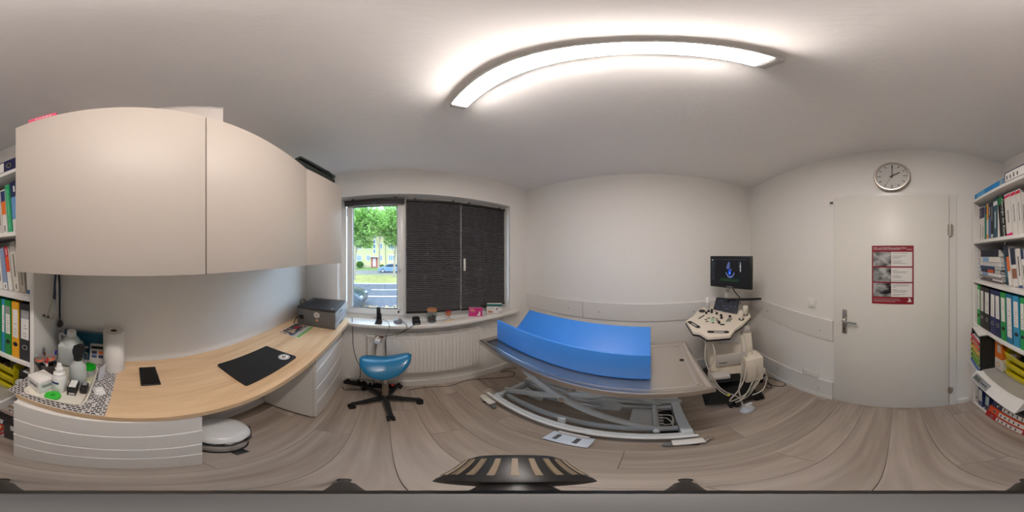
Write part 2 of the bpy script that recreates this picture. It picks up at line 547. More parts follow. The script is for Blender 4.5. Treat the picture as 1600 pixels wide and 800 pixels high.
# ------------------------------------------------------------------ door
DX0, DX1, DH = 1.118, 1.962, 1.985
d = MB(); d.rbox(DX0, DX1, -.022, -.002, .006, DH, .004, M=FD.M)
door = struct('door_1', d, M_door, 'plain white door with steel handle')
f = MB()
f.box(DX1 + .004, DX1 + .058, -.014, -.001, 0, DH + .03, M=FD.M); f.box(DX0 - .012, DX1 + .058, -.006, -.001, DH + .004, DH + .03, M=FD.M)
f.box(DX0 - .012, DX0 - .003, -.010, -.001, 0, DH + .03, M=FD.M)
f.build('door_frame', M_white, door)
h = MB(); h.rbox(1.187, 1.225, -.030, -.0225, .915, 1.125, .003, M=FD.M); hp = h.build('handle_plate', M_steel, door)
h = MB(); h.cyl((1.206, -.03, 1.04), (1.206, -.065, 1.04), .010, M=FD.M); h.tube([(1.206, -.065, 1.04), (1.225, -.068, 1.04), (1.26, -.068, 1.038), (1.312, -.064, 1.036)], .009, 10, M=FD.M)
h.build('handle_lever', M_chrome, hp)
h = MB(); h.cyl((1.206, -.0302, .965), (1.206, -.0312, .965), .006, M=FD.M); h.box(1.2035, 1.2085, -.0312, -.0302, .945, .965, M=FD.M); h.build('keyhole', M_black, hp)
for z in (.27, 1.73):
    h = MB(); h.cyl((DX1 + .008, -.027, z - .045), (DX1 + .008, -.027, z + .045), .008, M=FD.M)
    h.box(DX1 - .012, DX1 + .03, -.0235, -.021, z - .04, z + .04, M=FD.M); h.build('hinge', M_steel, door)

# poster on the door
def wall_thing(F, name, label, cat, x, z, y=-.0005, group=None):
    return thing(name, label, cat, F.at(x, y, z), F.a, group)
M_red = mat('poster_red', c(140, 22, 40), .5, var=.25, scale=4)
p = wall_thing(FD, 'poster', 'dark red veterinary x-ray poster on the white door', 'poster', 1.561, 1.403, -.0225)
m = MB(); m.box(-.1475, .1475, -.0015, 0, -.21, .21); m.build('sheet', M_red, p)
def xray_mat(k):
    mm = bpy.data.materials.new('radiograph_print'); mm.use_nodes = True
    nt = mm.node_tree; b = nt.nodes['Principled BSDF']; b.inputs['Roughness'].default_value = .45
    tc = nt.nodes.new('ShaderNodeTexCoord'); mp = nt.nodes.new('ShaderNodeMapping')
    mp.inputs['Location'].default_value = (k * 3.7, k, 0); mp.inputs['Scale'].default_value = (12, 12, 20); mp.inputs['Rotation'].default_value = (0, .6, 0)
    nz = nt.nodes.new('ShaderNodeTexNoise'); nz.inputs['Scale'].default_value = 1; nz.inputs['Detail'].default_value = 3
    cr = nt.nodes.new('ShaderNodeValToRGB'); cr.color_ramp.elements[0].position = .38; cr.color_ramp.elements[0].color = c(12, 12, 14)
    cr.color_ramp.elements[1].position = .62; cr.color_ramp.elements[1].color = c(190, 190, 188)
    nt.links.new(tc.outputs['Object'], mp.inputs[0]); nt.links.new(mp.outputs[0], nz.inputs[0]); nt.links.new(nz.outputs['Fac'], cr.inputs[0]); nt.links.new(cr.outputs[0], b.inputs['Base Color'])
    return mm
for i, z in enumerate((.115, .005, -.105)):
    m = MB(); m.box(-.138, -.012, -.0022, -.0015, z - .05, z + .05); m.build('radiograph', xray_mat(i), p)
    m = MB(); m.box(-.010, .137, -.0022, -.0015, z - .05, z + .05); tp = m.build('text_panel', M_paper, p)
    m = MB(); random.seed(i)
    for k in range(10):
        zz = z + .040 - k * .0088
        if (k + i) % 4 == 1: continue
        m.box(0, .02 + random.random() * .10, -.0026, -.0022, zz - .0012, zz + .0012)
    m.build('print_lines', flat((120, 118, 120), .8), tp)
text('lettering', 'VHS- und VLAS-Messung beim Hund', .0155, M_paper, p, TR(-.137, -.0016, .188) @ RX(90), .0002)
m = MB(); m.box(-.137, .06, -.0020, -.0015, .1815, .184); m.box(-.137, .05, -.0020, -.0015, -.172, -.170); m.box(-.137, .055, -.0020, -.0015, -.184, -.182); m.box(-.137, .02, -.0020, -.0015, -.192, -.190)
m.box(.10, .137, -.0020, -.0015, .181, .185); m.build('print_line', flat((215, 190, 190), .6), p)
m = MB(); m.prism([(.1, -.192), (.132, -.192), (.127, -.176), (.12, -.163), (.108, -.166), (.117, -.176)], .0015, .0021, M=RX(90)); m.build('emblem', M_paper, p)

# clock
k = wall_thing(FD, 'wall_clock', 'round steel rimmed wall clock above the door', 'clock', 1.556, 2.15)
m = MB(); m.lathe([(.0, 0), (.128, 0), (.132, .006), (.132, .022), (.124, .030), (.116, .030), (.112, .018), (0, .018)], 40, M=RX(90)); m.build('rim', M_steel, k)
m = MB(); m.cyl((0, -.0185, 0), (0, -.0195, 0), .112, n=40); fc = m.build('dial', mat('dial', c(214, 214, 208), .5), k)
for i in range(12):
    m = MB(); l = .026 if i % 3 == 0 else .020
    m.box(-.0028, .0028, -.0204, -.0196, .104 - l, .104, M=RY(i * 30)); m.build('hour_mark', M_ink, fc)
m = MB(); m.box(-.0028, .0028, -.0225, -.0215, -.02, .094, M=RY(2)); m.build('minute_hand', M_black, k)
m = MB(); m.box(-.0036, .0036, -.0240, -.0230, -.018, .064, M=RY(61)); m.build('hour_hand', M_black, k)
m = MB(); m.box(-.001, .001, -.0255, -.0245, -.03, .09, M=RY(208)); m.build('second_hand', flat((120, 20, 20)), k)
m = MB(); m.cyl((0, -.0205, 0), (0, -.0265, 0), .006); m.build('centre_cap', M_black, k)
m = MB(); m.lathe([(0, .0282), (.115, .0282), (.115, .0288), (0, .0288)], 40, M=RX(90)); m.build('cover_glass', glass('clock_glass', (1, 1, 1, 1), .05), k)

# light switch, sockets, thermometer
k = wall_thing(FD, 'light_switch', 'white light switch on the wall left of the door', 'switch', .90, 1.128)
m = MB(); m.rbox(-.041, .041, -.008, 0, -.041, .041, .003); m.build('frame', M_white, k)
m = MB(); m.rbox(-.029, .029, -.013, -.008, -.029, .029, .003); m.build('rocker', mat('switch_white', c(236, 232, 222), .3), k)
k = wall_thing(FD, 'double_socket', 'white double wall socket low beside the skirting board', 'socket', .892, .335, -.0148)
m = MB(); m.rbox(-.078, .078, -.009, 0, -.041, .041, .003); m.build('frame', M_white, k)
for sx in (-.036, .036):
    m = MB(); m.lathe([(.028, 0), (.028, .010), (.022, .010), (.020, -.004 + .006), (0, .002)], 24, o=(0, 0, 0), M=TR(sx, 0, 0) @ RX(90)); q = m.build('outlet', M_white, k)
    m = MB()
    for s in (-1, 1): m.cyl((sx + s * .0095, -.0022, 0), (sx + s * .0095, -.0030, 0), .0028, n=8)
    m.build('pin_hole', M_black, q)
k = wall_thing(FD, 'sensor', 'tiny white wall display at the top left of the door', 'sensor', 1.092, 1.972)
m = MB(); m.rbox(-.022, .018, -.012, 0, -.014, .014, .003); m.build('case', M_white, k)
m = MB(); m.box(-.016, .012, -.0128, -.012, -.008, .008); m.build('display', flat((50, 62, 58)), k)

# ------------------------------------------------------------------ ceiling lamp
lamp = thing('ceiling_lamp', 'long glowing white strip lamp on the ceiling', 'lamp', (-.163, .262, CEIL), RAD(-2.8))
m = MB(); m.rbox(-.425, .425, -.034, .034, -.0515, 0, .003); m.build('base_plate', flat((205, 205, 205), .4), lamp)
m = MB(); m.rbox(-.400, .392, -.031, .031, -.0575, -.052, .002, 3); m.build('diffuser', emit('lamp_glow', LAMP_COLOR, LAMP_POWER), lamp)
for x0, x1 in ((-.425, -.4005), (.3925, .425)):
    m = MB(); m.rbox(x0, x1, -.031, .031, -.057, -.052, .002, 2); m.build('end_cap', flat((200, 198, 196), .4), lamp)

# ------------------------------------------------------------------ radiator
rad = thing('radiator', 'white ribbed panel radiator under the window', 'radiator', FW.at(1.318, 0, 0), FW.a)
m = MB(); w = .44; z0, z1 = .29, .775
n = 26
vs = []; fs = []
prof = []
for i in range(n):
    x0 = -w + 2 * w * i / n; dx = 2 * w / n
    prof += [(x0, -.098), (x0 + dx * .22, -.098), (x0 + dx * .34, -.110), (x0 + dx * .88, -.110)]
prof.append((w, -.098))
for x, yy in prof: vs += [(x, yy, z0 + .02), (x, yy, z1 - .035)]
for i in range(len(prof) - 1): fs.append((2 * i, 2 * i + 2, 2 * i + 3, 2 * i + 1))
m.add(vs, fs); m.box(-w, w, -.0975, -.085, z0 + .0, z1 - .015)
m.build('front_panel', M_white, rad)
m = MB(); m.box(-w, w, -.045, -.030, z0, z1 - .02); m.build('rear_panel', M_white, rad)
m = MB()
for s in (-1, 1): m.rbox(s * (w + .003) - .004, s * (w + .003) + .004, -.108, -.028, z0, z1, .002)
m.build('side_cover', M_white, rad)
gr = MB()
for i in range(58):
    x = -w + .008 + i * (2 * w - .016) / 57
    gr.box(x - .0028, x + .0028, -.1, -.034, z1 - .012, z1)
gr.box(-w, w, -.104, -.098, z1 - .014, z1 + .001); gr.box(-w, w, -.036, -.030, z1 - .014, z1 + .001)
gr.build('top_grille', M_white, rad)
m = MB()
for s in (-.3, .3): m.box(s - .015, s + .015, -.030, 0, .4, .7)
m.build('wall_bracket', M_white, rad)
m = MB(); m.tube([(-.62, -.05, .0), (-.62, -.05, .68), (-.62, -.055, .735), (-.57, -.06, .745), (-.47, -.065, .745)], .009, 8); m.tube([(-.58, -.05, .0), (-.58, -.05, .3), (-.50, -.06, .33), (-.44, -.065, .33)], .009, 8)
m.build('pipe', M_white, rad)
m = MB(); m.cyl((-.55, -.06, .745), (-.475, -.062, .745), .012, n=10); m.build('valve', flat((150, 105, 70), .35, metal=.8), rad)
m = MB(); m.lathe([(0, 0), (.018, .002), (.021, .012), (.026, .03), (.026, .07), (.022, .078), (0, .08)], 20, M=TR(-.525, -.065, .738) @ RX(100)); m.build('thermostat_head', flat((238, 240, 242), .3), rad)
# ------------------------------------------------------------------ desk worktop and drawer units
DZ = .915
t = thing('desk_worktop', 'pale oak worktop along the wall under the cabinets', 'worktop', (-.55, -.6, DZ - .03))
poly = [(.352, -.829), (.352, -.428), (-1.44, -.318), (-1.50, -.33), (-1.50, -.829)]
m = MB(); m.prism([(x + .55, y + .6) for x, y in poly], 0, .03); m.build('board', M_desk, t)
m = MB(); m.prism([(x + .55, y + .6) for x, y in [(.3518, -.4278), (-1.44, -.3178), (-1.44, -.3168), (.3518, -.4268)]], .0005, .0295); m.build('edge_band', mat('edge_band', c(206, 176, 140), .45), t)

def drawer_unit(label, x0, x1, yf, x_off, seams):
    t = thing('drawer_unit', label, 'drawer unit', ((x0 + x1) / 2, -.6, 0), 0, 'white drawer units under the worktop')
    w = (x1 - x0) / 2
    m = MB(); m.box(-w, w, -.215, yf + .6 - .022, .045, DZ - .031); m.build('body', M_white, t)
    m = MB(); m.box(-w + .02, w - .02, -.2, yf + .6 - .06, 0, .045); m.build('plinth', M_dark, t)
    zs = [.05] + seams + [DZ - .034]
    for i in range(len(zs) - 1):
        d = MB(); d.rbox(-w + .001, w - .001, yf + .6 - .021, yf + .6, zs[i] + .0035, zs[i + 1] - .0035, .002, 1)
        dr = d.build('drawer_front', M_white, t)
        if i < len(zs) - 2:
            g = MB(); g.box(-w + .001, w - .001, yf + .6 - .018, yf + .6 + .002, zs[i + 1] - .0035, zs[i + 1] - .0012); g.build('grip_strip', mat('grip_alu', c(240, 238, 234), .3), dr)
    return t
drawer_unit('wide white drawer unit below the patterned runner', -.20, .345, -.405, 0, [.34, .525, .72])
drawer_unit('white drawer unit below the printer beside the window', -1.49, -.895, -.395, 0, [.30, .50, .70])

# overhead cabinets
M_edge = mat('cabinet_edge', c(214, 206, 198), .4, var=.01)
def wall_cab(name, label, poly_body, door_a, door_b, z0=1.5, z1=2.072):
    # door_a, door_b: the two ends of the door front in plan
    cx = sum(p[0] for p in poly_body) / len(poly_body); cy = -.6
    t = thing(name, label, 'cabinet', (cx, cy, z0), 0, 'white wall cabinets above the desk')
    m = MB(); m.prism([(x - cx, y - cy) for x, y in poly_body], 0, z1 - z0); m.build('body', M_edge, t)
    ax, ay = door_a; bx, by = door_b
    L = math.hypot(bx - ax, by - ay); ang = math.atan2(by - ay, bx - ax)
    d = MB(); d.rbox(.0015, L - .0015, .001, .019, -.012, z1 - z0 + .003, .002, 2, M=TR(ax - cx, ay - cy, 0) @ Matrix.Rotation(ang, 4, 'Z'))
    d.build('door', M_cab, t)
    return t
# door quads drawn from +x end to -x end need the front on +y: go from -x to +x
wall_cab('wall_cabinet', 'widest white wall cabinet, next to the bookshelf', [(.34, -.832), (.34, -.432), (-.213, -.432), (-.213, -.832)], (-.2145, -.431), (.342, -.431))
wall_cab('wall_cabinet', 'white wall cabinet in the middle of the row', [(-.215, -.832), (-.215, -.432), (-.803, -.432), (-.803, -.832)], (-.803, -.431), (-.2145, -.431))
wall_cab('wall_cabinet', 'narrow angled white wall cabinet over the printer', [(-.805, -.832), (-.805, -.432), (-1.155, -.327), (-1.155, -.832)], (-1.158, -.325), (-.805, -.430))

# things on top of the cabinets
t = thing('shoulder_bag', 'folded dark green bag on the narrow angled cabinet', 'bag', (-.95, -.50, 2.0755), RAD(-15))
m = MB(); m.rbox(-.19, .18, -.12, .12, 0, .055, .02, 3); m.build('bag_body', mat('bag_cloth', c(38, 44, 40), .8, bump=.5, bscale=30), t)
m = MB(); m.rbox(-.185, .17, -.11, .125, .056, .082, .012, 3); m.build('bag_flap', mat('bag_flap', c(62, 78, 70), .6), t)
m = MB(); m.tube([(-.18, .1, .05), (-.10, .125, .066), (.02, .128, .05), (.17, .122, .06)], .008, 6); m.build('strap', M_black, t)
t = thing('paper_box', 'flat white cardboard box on top of the wall cabinets', 'box', (-.205, -.555, 2.0755), RAD(-23))
m = MB(); m.rbox(-.122, .11, -.07, .085, 0, .118, .002, 1); m.build('carton', flat((196, 188, 182), .6), t)
m = MB(); m.rbox(-.124, .112, -.072, .087, .1185, .123, .001, 1); m.build('lid', flat((232, 228, 224), .6), t)
t = thing('flat_book', 'pink booklet on top of the widest wall cabinet', 'book', (.255, -.50, 2.0755))
m = MB(); m.box(-.05, .05, -.08, .065, 0, .003); m.box(-.05, .05, -.08, .065, .045, .048); m.box(-.05, .05, .062, .065, .003, .045); m.build('cover', flat((226, 90, 120)), t)
m = MB(); m.box(-.048, .048, -.078, .062, .0032, .0448); m.build('pages', M_paper, t)
m = MB()
for k in range(5): m.box(-.034 + k * .012, -.026 + k * .012, .0651, .0655, .034, .039)
m.build('spine_print', M_paper, t)

# ------------------------------------------------------------------ examination table
tab = thing('examination_table', 'stainless steel veterinary examination table on scissor lift', 'table', (-.345, .925, 0), RAD(-3.5))
TZ = .84
m = MB()
X, Y = .665, .288
m.prism([(-X + .02, -Y + .02), (X - .02, -Y + .02), (X - .02, Y - .02), (-X + .02, Y - .02)], TZ - .03, TZ - .006)
def rimquad(mb, o, i, zo, zi):
    vs = [(-o[0], -o[1], zo), (o[0], -o[1], zo), (o[0], o[1], zo), (-o[0], o[1], zo), (-i[0], -i[1], zi), (i[0], -i[1], zi), (i[0], i[1], zi), (-i[0], i[1], zi)]
    mb.add(vs, [(0, 1, 5, 4), (1, 2, 6, 5), (2, 3, 7, 6), (3, 0, 4, 7)])
rimquad(m, (X, Y), (X, Y), TZ - .034, TZ); rimquad(m, (X, Y), (X - .012, Y - .012), TZ, TZ + .001)
rimquad(m, (X - .012, Y - .012), (X - .03, Y - .03), TZ + .001, TZ - .006); rimquad(m, (X, Y), (X - .02, Y - .02), TZ - .034, TZ - .034)
m.build('steel_top', M_steel, tab)
m = MB()
for s in (-1, 1):
    m.box(-X + .045, X - .045, s * (Y - .05) - .004, s * (Y - .05) + .004, TZ - .0055, TZ - .0035)
    m.box(s * (X - .06) - .004, s * (X - .06) + .004, -Y + .05, Y - .05, TZ - .0055, TZ - .0035)
m.build('drain_groove', M_chrome, tab)
m = MB(); m.cyl((.585, .03, TZ - .0055), (.585, .03, TZ - .004), .014); m.build('drain_hole', M_black, tab)
m = MB()
for yy in (-.13, .17): m.box(-.56, .56, yy - .025, yy + .025, TZ - .085, TZ - .0345)
m.box(-.56, -.50, -.13, .17, TZ - .08, TZ - .036); m.box(.50, .56, -.13, .17, TZ - .08, TZ - .036)
m.build('top_frame', M_frame, tab)
# base frame
for yy, lab in ((-.185, 0), (.235, 1)):
    m = MB(); m.rbox(-.62, .60, yy - .022, yy + .022, .075, .125, .006); m.build('base_rail', M_frame, tab)
m = MB(); m.tube([(-.66, -.215, .135), (.61, -.215, .135)], .013, 12, 1); m.build('front_bar', mat('bar_white', c(228, 230, 232), .3), tab)
m = MB(); m.tube([(-.62, .265, .135), (.60, .265, .135)], .013, 12, 1); m.build('rear_bar', MATS['bar_white'], tab)
for xx in (-.60, .575):
    m = MB(); m.rbox(xx - .03, xx + .03, -.163, .213, .072, .122, .005); m.build('cross_beam', M_frame, tab)
m = MB(); m.rbox(-.565, .54, -.118, -.088, .085, .140, .005); m.build('inner_rail', M_frame, tab)
m = MB(); m.rbox(-.565, .54, .138, .168, .085, .140, .005); m.build('inner_rail', M_frame, tab)
m = MB(); m.tube([(-.575, -.16, .15), (-.575, .21, .15)], .016, 10, 1); m.build('pivot_tube', M_frame, tab)
m = MB(); m.tube([(.43, -.16, .15), (.43, .21, .15)], .016, 10, 1); m.build('roller_tube', M_frame, tab)
def beam(mb, a, b, w, h):
    a = Vector(a); b = Vector(b); d = (b - a).normalized(); L = (b - a).length
    up = Vector((0, 1, 0)).cross(d) * -1
    if up.z < 0: up = -up
    M = Matrix(((d.x, 0, up.x, a.x), (d.y, 1, up.y, a.y), (d.z, 0, up.z, a.z), (0, 0, 0, 1)))
    mb.rbox(0, L, -w / 2, w / 2, -h / 2, h / 2, .004, M=M)
for yy in (-.125, .175):
    m = MB(); beam(m, (-.52, yy, .74), (.46, yy, .15), .022, .062); m.build('scissor_arm', M_frame, tab)
for yy in (-.08, .13):
    m = MB(); beam(m, (-.60, yy, .155), (.44, yy, .735), .02, .06); m.build('scissor_arm', M_frame, tab)
m = MB(); m.cyl((-.06, -.15, .462), (-.06, .20, .462), .02); m.build('scissor_axle', M_steel, tab)
m = MB(); m.cyl((-.40, .03, .165), (-.12, .03, .215), .026); m.build('lift_cylinder', mat('cylinder_silver', c(176, 186, 200), .25, .8), tab)
m = MB(); m.cyl((-.12, .03, .215), (.12, .03, .26), .014); m.build('piston_rod', M_chrome, tab)
m = MB(); m.prism([(-.05, 0), (.20, .02), (.22, .12), (.12, .17), (-.02, .10)], -.006, .006, M=TR(.02, .06, .16) @ RX(90)); m.build('gusset_plate', M_frame, tab)
m = MB(); m.prism([(-.20, 0), (.02, .0), (.04, .06), (-.12, .13)], -.006, .006, M=TR(-.33, .0, .125) @ RX(90)); m.build('gusset_plate', M_frame, tab)
m = MB(); m.rbox(-.07, -.02, -.168, -.155, .125, .215, .006); m.cyl((-.045, -.170, .185), (-.045, -.150, .185), .012); m.build('hinge_lug', M_frame, tab)
m = MB(); m.rbox(.29, .45, -.10, .12, .075, .145, .004); cb = m.build('control_box', flat((196, 200, 202), .4), tab)
m = MB()
for k in range(5): m.cyl((.452, -.08 + k * .035, .115), (.475, -.08 + k * .035, .115), .010, n=10)
m.build('cable_plug', flat((215, 215, 212)), cb)
m = MB(); m.tube([(.475, -.06, .115), (.52, -.04, .10), (.50, .03, .09), (.475, .025, .115)], .006); m.tube([(.475, .06, .115), (.53, .05, .10), (.52, -.07, .09)], .006); m.build('cable', flat((225, 225, 220)), cb)
m = MB(); m.prism([(.45, -.11), (.54, -.16), (.54, .2), (.45, .15)], .030, .036); m.build('floor_tray', M_black, tab)
# feet and castors
def castor(mb, x, y, z=.028, r=.028):
    mb.lathe([(0, -.012), (r * .9, -.012), (r, -.006), (r, .006), (r * .9, .012), (0, .012)], 18, M=TR(x, y, z) @ RX(90))
for xx, s in ((-.62, -1), (.56, 1)):
    for yy in (-.24, .27):
        m = MB(); m.rbox(xx - .07, xx + .07, yy - .03, yy + .025, .06, .075, .003); br = m.build('foot_bracket', M_white, tab)
        m = MB(); castor(m, xx - s * .085, yy - .01 if yy < 0 else yy); m.box(xx - s * .085 - .012, xx - s * .085 + .012, yy - .02 if yy < 0 else yy - .006, yy if yy < 0 else yy + .006, .03, .062); m.build('castor', flat((120, 122, 124), .4), br)
        m = MB(); m.cyl((xx + s * .03, yy, .0), (xx + s * .03, yy, .06), .022, .016); m.build('levelling_foot', M_dark, br)
m = MB(); m.tube([(.60, -.25, .068), (.63, -.25, .06), (.655, -.235, .09), (.66, -.232, .105)], .007, 8); m.build('brake_lever', M_steel, tab)
m = MB(); m.rbox(-.70, -.63, -.262, -.222, .03, .078, .004); m.build('end_block', flat((222, 220, 208), .5), tab)
# foot pedal
m = MB(); m.rbox(-.055, .165, -.32, -.215, .018, .030, .003); pd = m.build('foot_pedal', mat('pedal_enamel', c(214, 226, 240), .35), tab)
m = MB(); m.rbox(-.02, .14, -.232, -.222, .0305, .08, .003); m.build('pedal_hinge', M_white, pd)
m = MB(); m.box(-.05, .16, -.318, -.23, .0, .0175); m.build('pedal_switch', M_dark, pd)
for xx in (-.005, .095):
    m = MB(); m.rbox(xx - .012, xx + .012, -.298, -.240, .0303, .0312, .001); m.build('rubber_grip', flat((88, 92, 98), .7), pd)

# V shaped blue cushion
cu = thing('positioning_cushion', 'blue foam cushion with a V-shaped trough on the steel table', 'cushion', (-.345, .925, TZ + .001), RAD(-3.5))
bm = bmesh.new()
prof = [(-.165, 0), (.212, 0), (.212, .182), (.200, .186), (.03, .040), (.012, .040), (-.158, .186), (-.165, .182)]
vs1 = [bm.verts.new((-.605, y, z)) for y, z in prof]; vs2 = [bm.verts.new((.405, y, z)) for y, z in prof]
bm.faces.new(vs1); bm.faces.new(vs2[::-1])
for i in range(len(prof)): bm.faces.new((vs1[i], vs1[(i + 1) % 8], vs2[(i + 1) % 8], vs2[i]))
bmesh.ops.recalc_face_normals(bm, faces=bm.faces)
bmesh.ops.bevel(bm, geom=[e for e in bm.edges], offset=.0035, segments=2, profile=.5, affect='EDGES', clamp_overlap=True)
m = MB(); m.bm(bm, True); bm.free()
m.build('foam_trough', mat('blue_vinyl', c(66, 142, 232), .42, var=.03, bump=.04, bscale=90), cu)
m = MB()
for yy in (-.1655, .2125): m.tube([(-.6, yy, .004), (.4, yy, .004)], .0018, 6, 1)
m.build('seam', mat('blue_seam', c(46, 100, 178), .5), cu)

# ------------------------------------------------------------------ saddle stool
st = thing('saddle_stool', 'petrol blue saddle stool on black star base', 'stool', (-1.235, .010, 0), RAD(90))
# local x = along saddle (world y), local -y = towards camera
M_teal = mat('petrol_vinyl', c(14, 112, 156), .33, var=.05, bump=.03, coat=.3)
vs = []; fs = []; N = 28; K = 28
for i in range(N + 1):
    t_ = -1 + 2 * i / N
    tt = max(-.9995, min(.9995, t_))
    e = (1 - abs(tt) ** 2.6) ** .5
    wy = .155 * e * (1 + .12 * tt * -1) + .001
    hh = .042 * e + .0005
    zc = .600 + .050 * tt * tt + .022 * tt
    for k in range(K):
        a = 2 * math.pi * k / K
        cy = math.copysign(abs(math.cos(a)) ** .8, math.cos(a)); sz = math.copysign(abs(math.sin(a)) ** .9, math.sin(a))
        vs.append((.20 * t_, wy * cy, zc + hh * sz - .085 * (1 - .45 * abs(tt)) * cy * cy * e))
for i in range(N):
    for k in range(K): fs.append((i * K + k, i * K + (k + 1) % K, (i + 1) * K + (k + 1) % K, (i + 1) * K + k))
fs.append(list(range(K))[::-1]); fs.append(list(range(N * K, N * K + K)))
MB().add(vs, fs, True).build('saddle_seat', M_teal, st)
m = MB(); m.rbox(-.09, .09, -.06, .06, .535, .557, .006); m.build('seat_plate', M_black, st)
m = MB(); m.cyl((0, 0, .30), (0, 0, .54), .014); m.build('gas_piston', M_chrome, st)
m = MB(); m.cyl((0, 0, .10), (0, 0, .31), .025); m.build('column', mat('column_steel', c(180, 172, 160), .3, .9), st)
m = MB(); m.lathe([(0, .07), (.045, .07), (.05, .08), (.05, .11), (.032, .135), (0, .135)], 20); m.build('hub', M_black, st)
m = MB(); m.tube([(0.02, -.03, .54), (.06, -.08, .53), (.09, -.11, .515)], .005); m.build('height_lever', M_black, st)
for k in range(5):
    a = RAD(-83 + 72 * k); dx, dy = math.cos(a), math.sin(a)
    m = MB()
    M = TR(0, 0, 0) @ Matrix.Rotation(a, 4, 'Z')
    m.add([(.035, -.022, .075), (.035, .022, .075), (.035, .022, .112), (.035, -.022, .112), (.255, -.015, .060), (.255, .015, .060), (.255, .015, .080), (.255, -.015, .080)],
          [(0, 1, 2, 3), (4, 7, 6, 5), (0, 4, 5, 1), (1, 5, 6, 2), (2, 6, 7, 3), (3, 7, 4, 0)], M=M)
    m.cyl((.25, 0, .055), (.25, 0, .082), .018, M=M)
    leg = m.build('base_leg', M_black, st)
    m = MB()
    for s in (-1, 1): m.cyl((.25 + .01, s * .006, .027), (.25 + .01, s * .024, .027), .027, n=16, M=M)
    m.cyl((.25, 0, .027), (.25, 0, .056), .008, M=M); m.cyl((.26, -.008, .027), (.26, .008, .027), .01, M=M)
    m.build('castor', M_rubber, leg)

# ------------------------------------------------------------------ waste bin under the desk
bn = thing('waste_bin', 'white pedal bin with black liner under the desk', 'bin', (-.375, -.60, 0))
m = MB(); m.lathe([(0, .02), (.118, .02), (.124, .03), (.132, .225), (.132, .24), (0, .24)], 36); m.build('body', mat('bin_white', c(226, 224, 220), .25), bn)
m = MB(); m.lathe([(0, 0), (.128, 0), (.130, .012), (.126, .0195), (0, .0195)], 36); m.build('base_ring', M_black, bn)
m = MB(); n = 48
vs = []; fs = []; random.seed(3)
for j, (r, z) in enumerate(((.134, .241), (.139, .238), (.142, .215), (.137, .195))):
    for k in range(n):
        a = 2 * math.pi * k / n
        rr = r + .004 * math.sin(9 * a + j) + .003 * random.random(); vs.append((rr * math.cos(a), rr * math.sin(a), z - (.012 * random.random() if j > 1 else 0)))
for j in range(3):
    for k in range(n): fs.append((j * n + k, j * n + (k + 1) % n, (j + 1) * n + (k + 1) % n, (j + 1) * n + k))
MB().add(vs, fs, True).build('bin_liner', mat('bin_liner', c(18, 18, 19), .3), bn)
m = MB(); m.lathe([(0, .244), (.133, .244), (.135, .250), (.126, .266), (.09, .280), (.04, .287), (0, .288)], 36); m.build('lid', MATS['bin_white'], bn)
m = MB(); m.rbox(-.03, .03, .11, .165, .004, .014, .004); m.build('pedal', M_black, bn)

# ------------------------------------------------------------------ ultrasound machine
us = thing('ultrasound_machine', 'white ultrasound machine on wheels in the corner', 'ultrasound machine', (.72, 1.22, 0), RAD(-16.3))
M_us = mat('us_cream', c(226, 216, 200), .4, var=.015)
M_usg = mat('us_grey', c(196, 192, 186), .45, var=.02)
PS = .18
PT = Matrix(((1, 0, 0, 0), (0, 1, 0, 0), (0, PS, 1, .93 + .3 * PS), (0, 0, 0, 1)))      # panel plane, rising to the rear
pp = [(-.351, -.072), (-.301, -.225), (-.262, -.238), (-.248, -.248), (-.211, -.302), (-.053, -.303), (.001, -.23), (.081, -.174), (.196, -.065), (.198, -.017), (.14, .04), (.02, .14), (-.10, .19), (-.187, .172), (-.247, .1), (-.286, .01)]
m = MB(); m.prism(pp, 0, .022, M=PT); cp = m.build('control_panel', M_us, us)
m = MB(); m.prism([(x * 1.008 - .001, y * 1.012) for x, y in pp], -.014, -.0005, M=PT); m.build('panel_rim', M_black, us)
def onp(name, poly, h, mt, h0=.0225, par=cp):
    q = MB(); q.prism(poly, h0, h0 + h, M=PT); return q.build(name, mt, par)
def cap(a, b, r, n=8):
    a = Vector(a); b = Vector(b); d = (b - a).normalized(); w = Vector((-d.y, d.x)); out = []
    ang = math.atan2(d.y, d.x)
    for k in range(n + 1):
        t = ang - math.pi / 2 + math.pi * k / n; out.append((b.x + r * math.cos(t), b.y + r * math.sin(t)))
    for k in range(n + 1):
        t = ang + math.pi / 2 + math.pi * k / n; out.append((a.x + r * math.cos(t), a.y + r * math.sin(t)))
    return out
def disc(x, y, r, n=16): return [(x + r * math.cos(2 * math.pi * k / n), y + r * math.sin(2 * math.pi * k / n)) for k in range(n)]
onp('handle_opening', cap((-.322, -.092), (-.262, -.165), .017), .0006, M_black)
onp('handle_opening', cap((-.188, -.236), (-.064, -.258), .015), .0006, M_black)
onp('handle_grip', cap((-.15, -.245), (-.09, -.255), .007), .0008, M_usg, .0232); onp('handle_grip', cap((-.305, -.115), (-.275, -.15), .006), .0008, M_usg, .0232)
for x, y, r in ((-.207, .092, .030), (.161, -.030, .026), (.098, -.100, .024)):
    onp('probe_cup', disc(x, y, r), .0008, M_black)
onp('slider', cap((-.246, -.04), (-.196, .012), .005), .002, M_black)
q = MB(); q.ball((-.14, -.074, .022), (.019, .019, .011), M=PT); q.build('trackball', mat('trackball_green', c(150, 205, 160), .25), cp)
random.seed(5)
kn = [(-.19, -.062), (-.185, -.09), (-.165, -.04), (-.125, -.035), (-.10, -.06), (-.10, -.09), (-.14, -.115)]
for x, y in kn: onp('button', cap((x - .007, y), (x + .007, y), .0048), .003, M_dark)
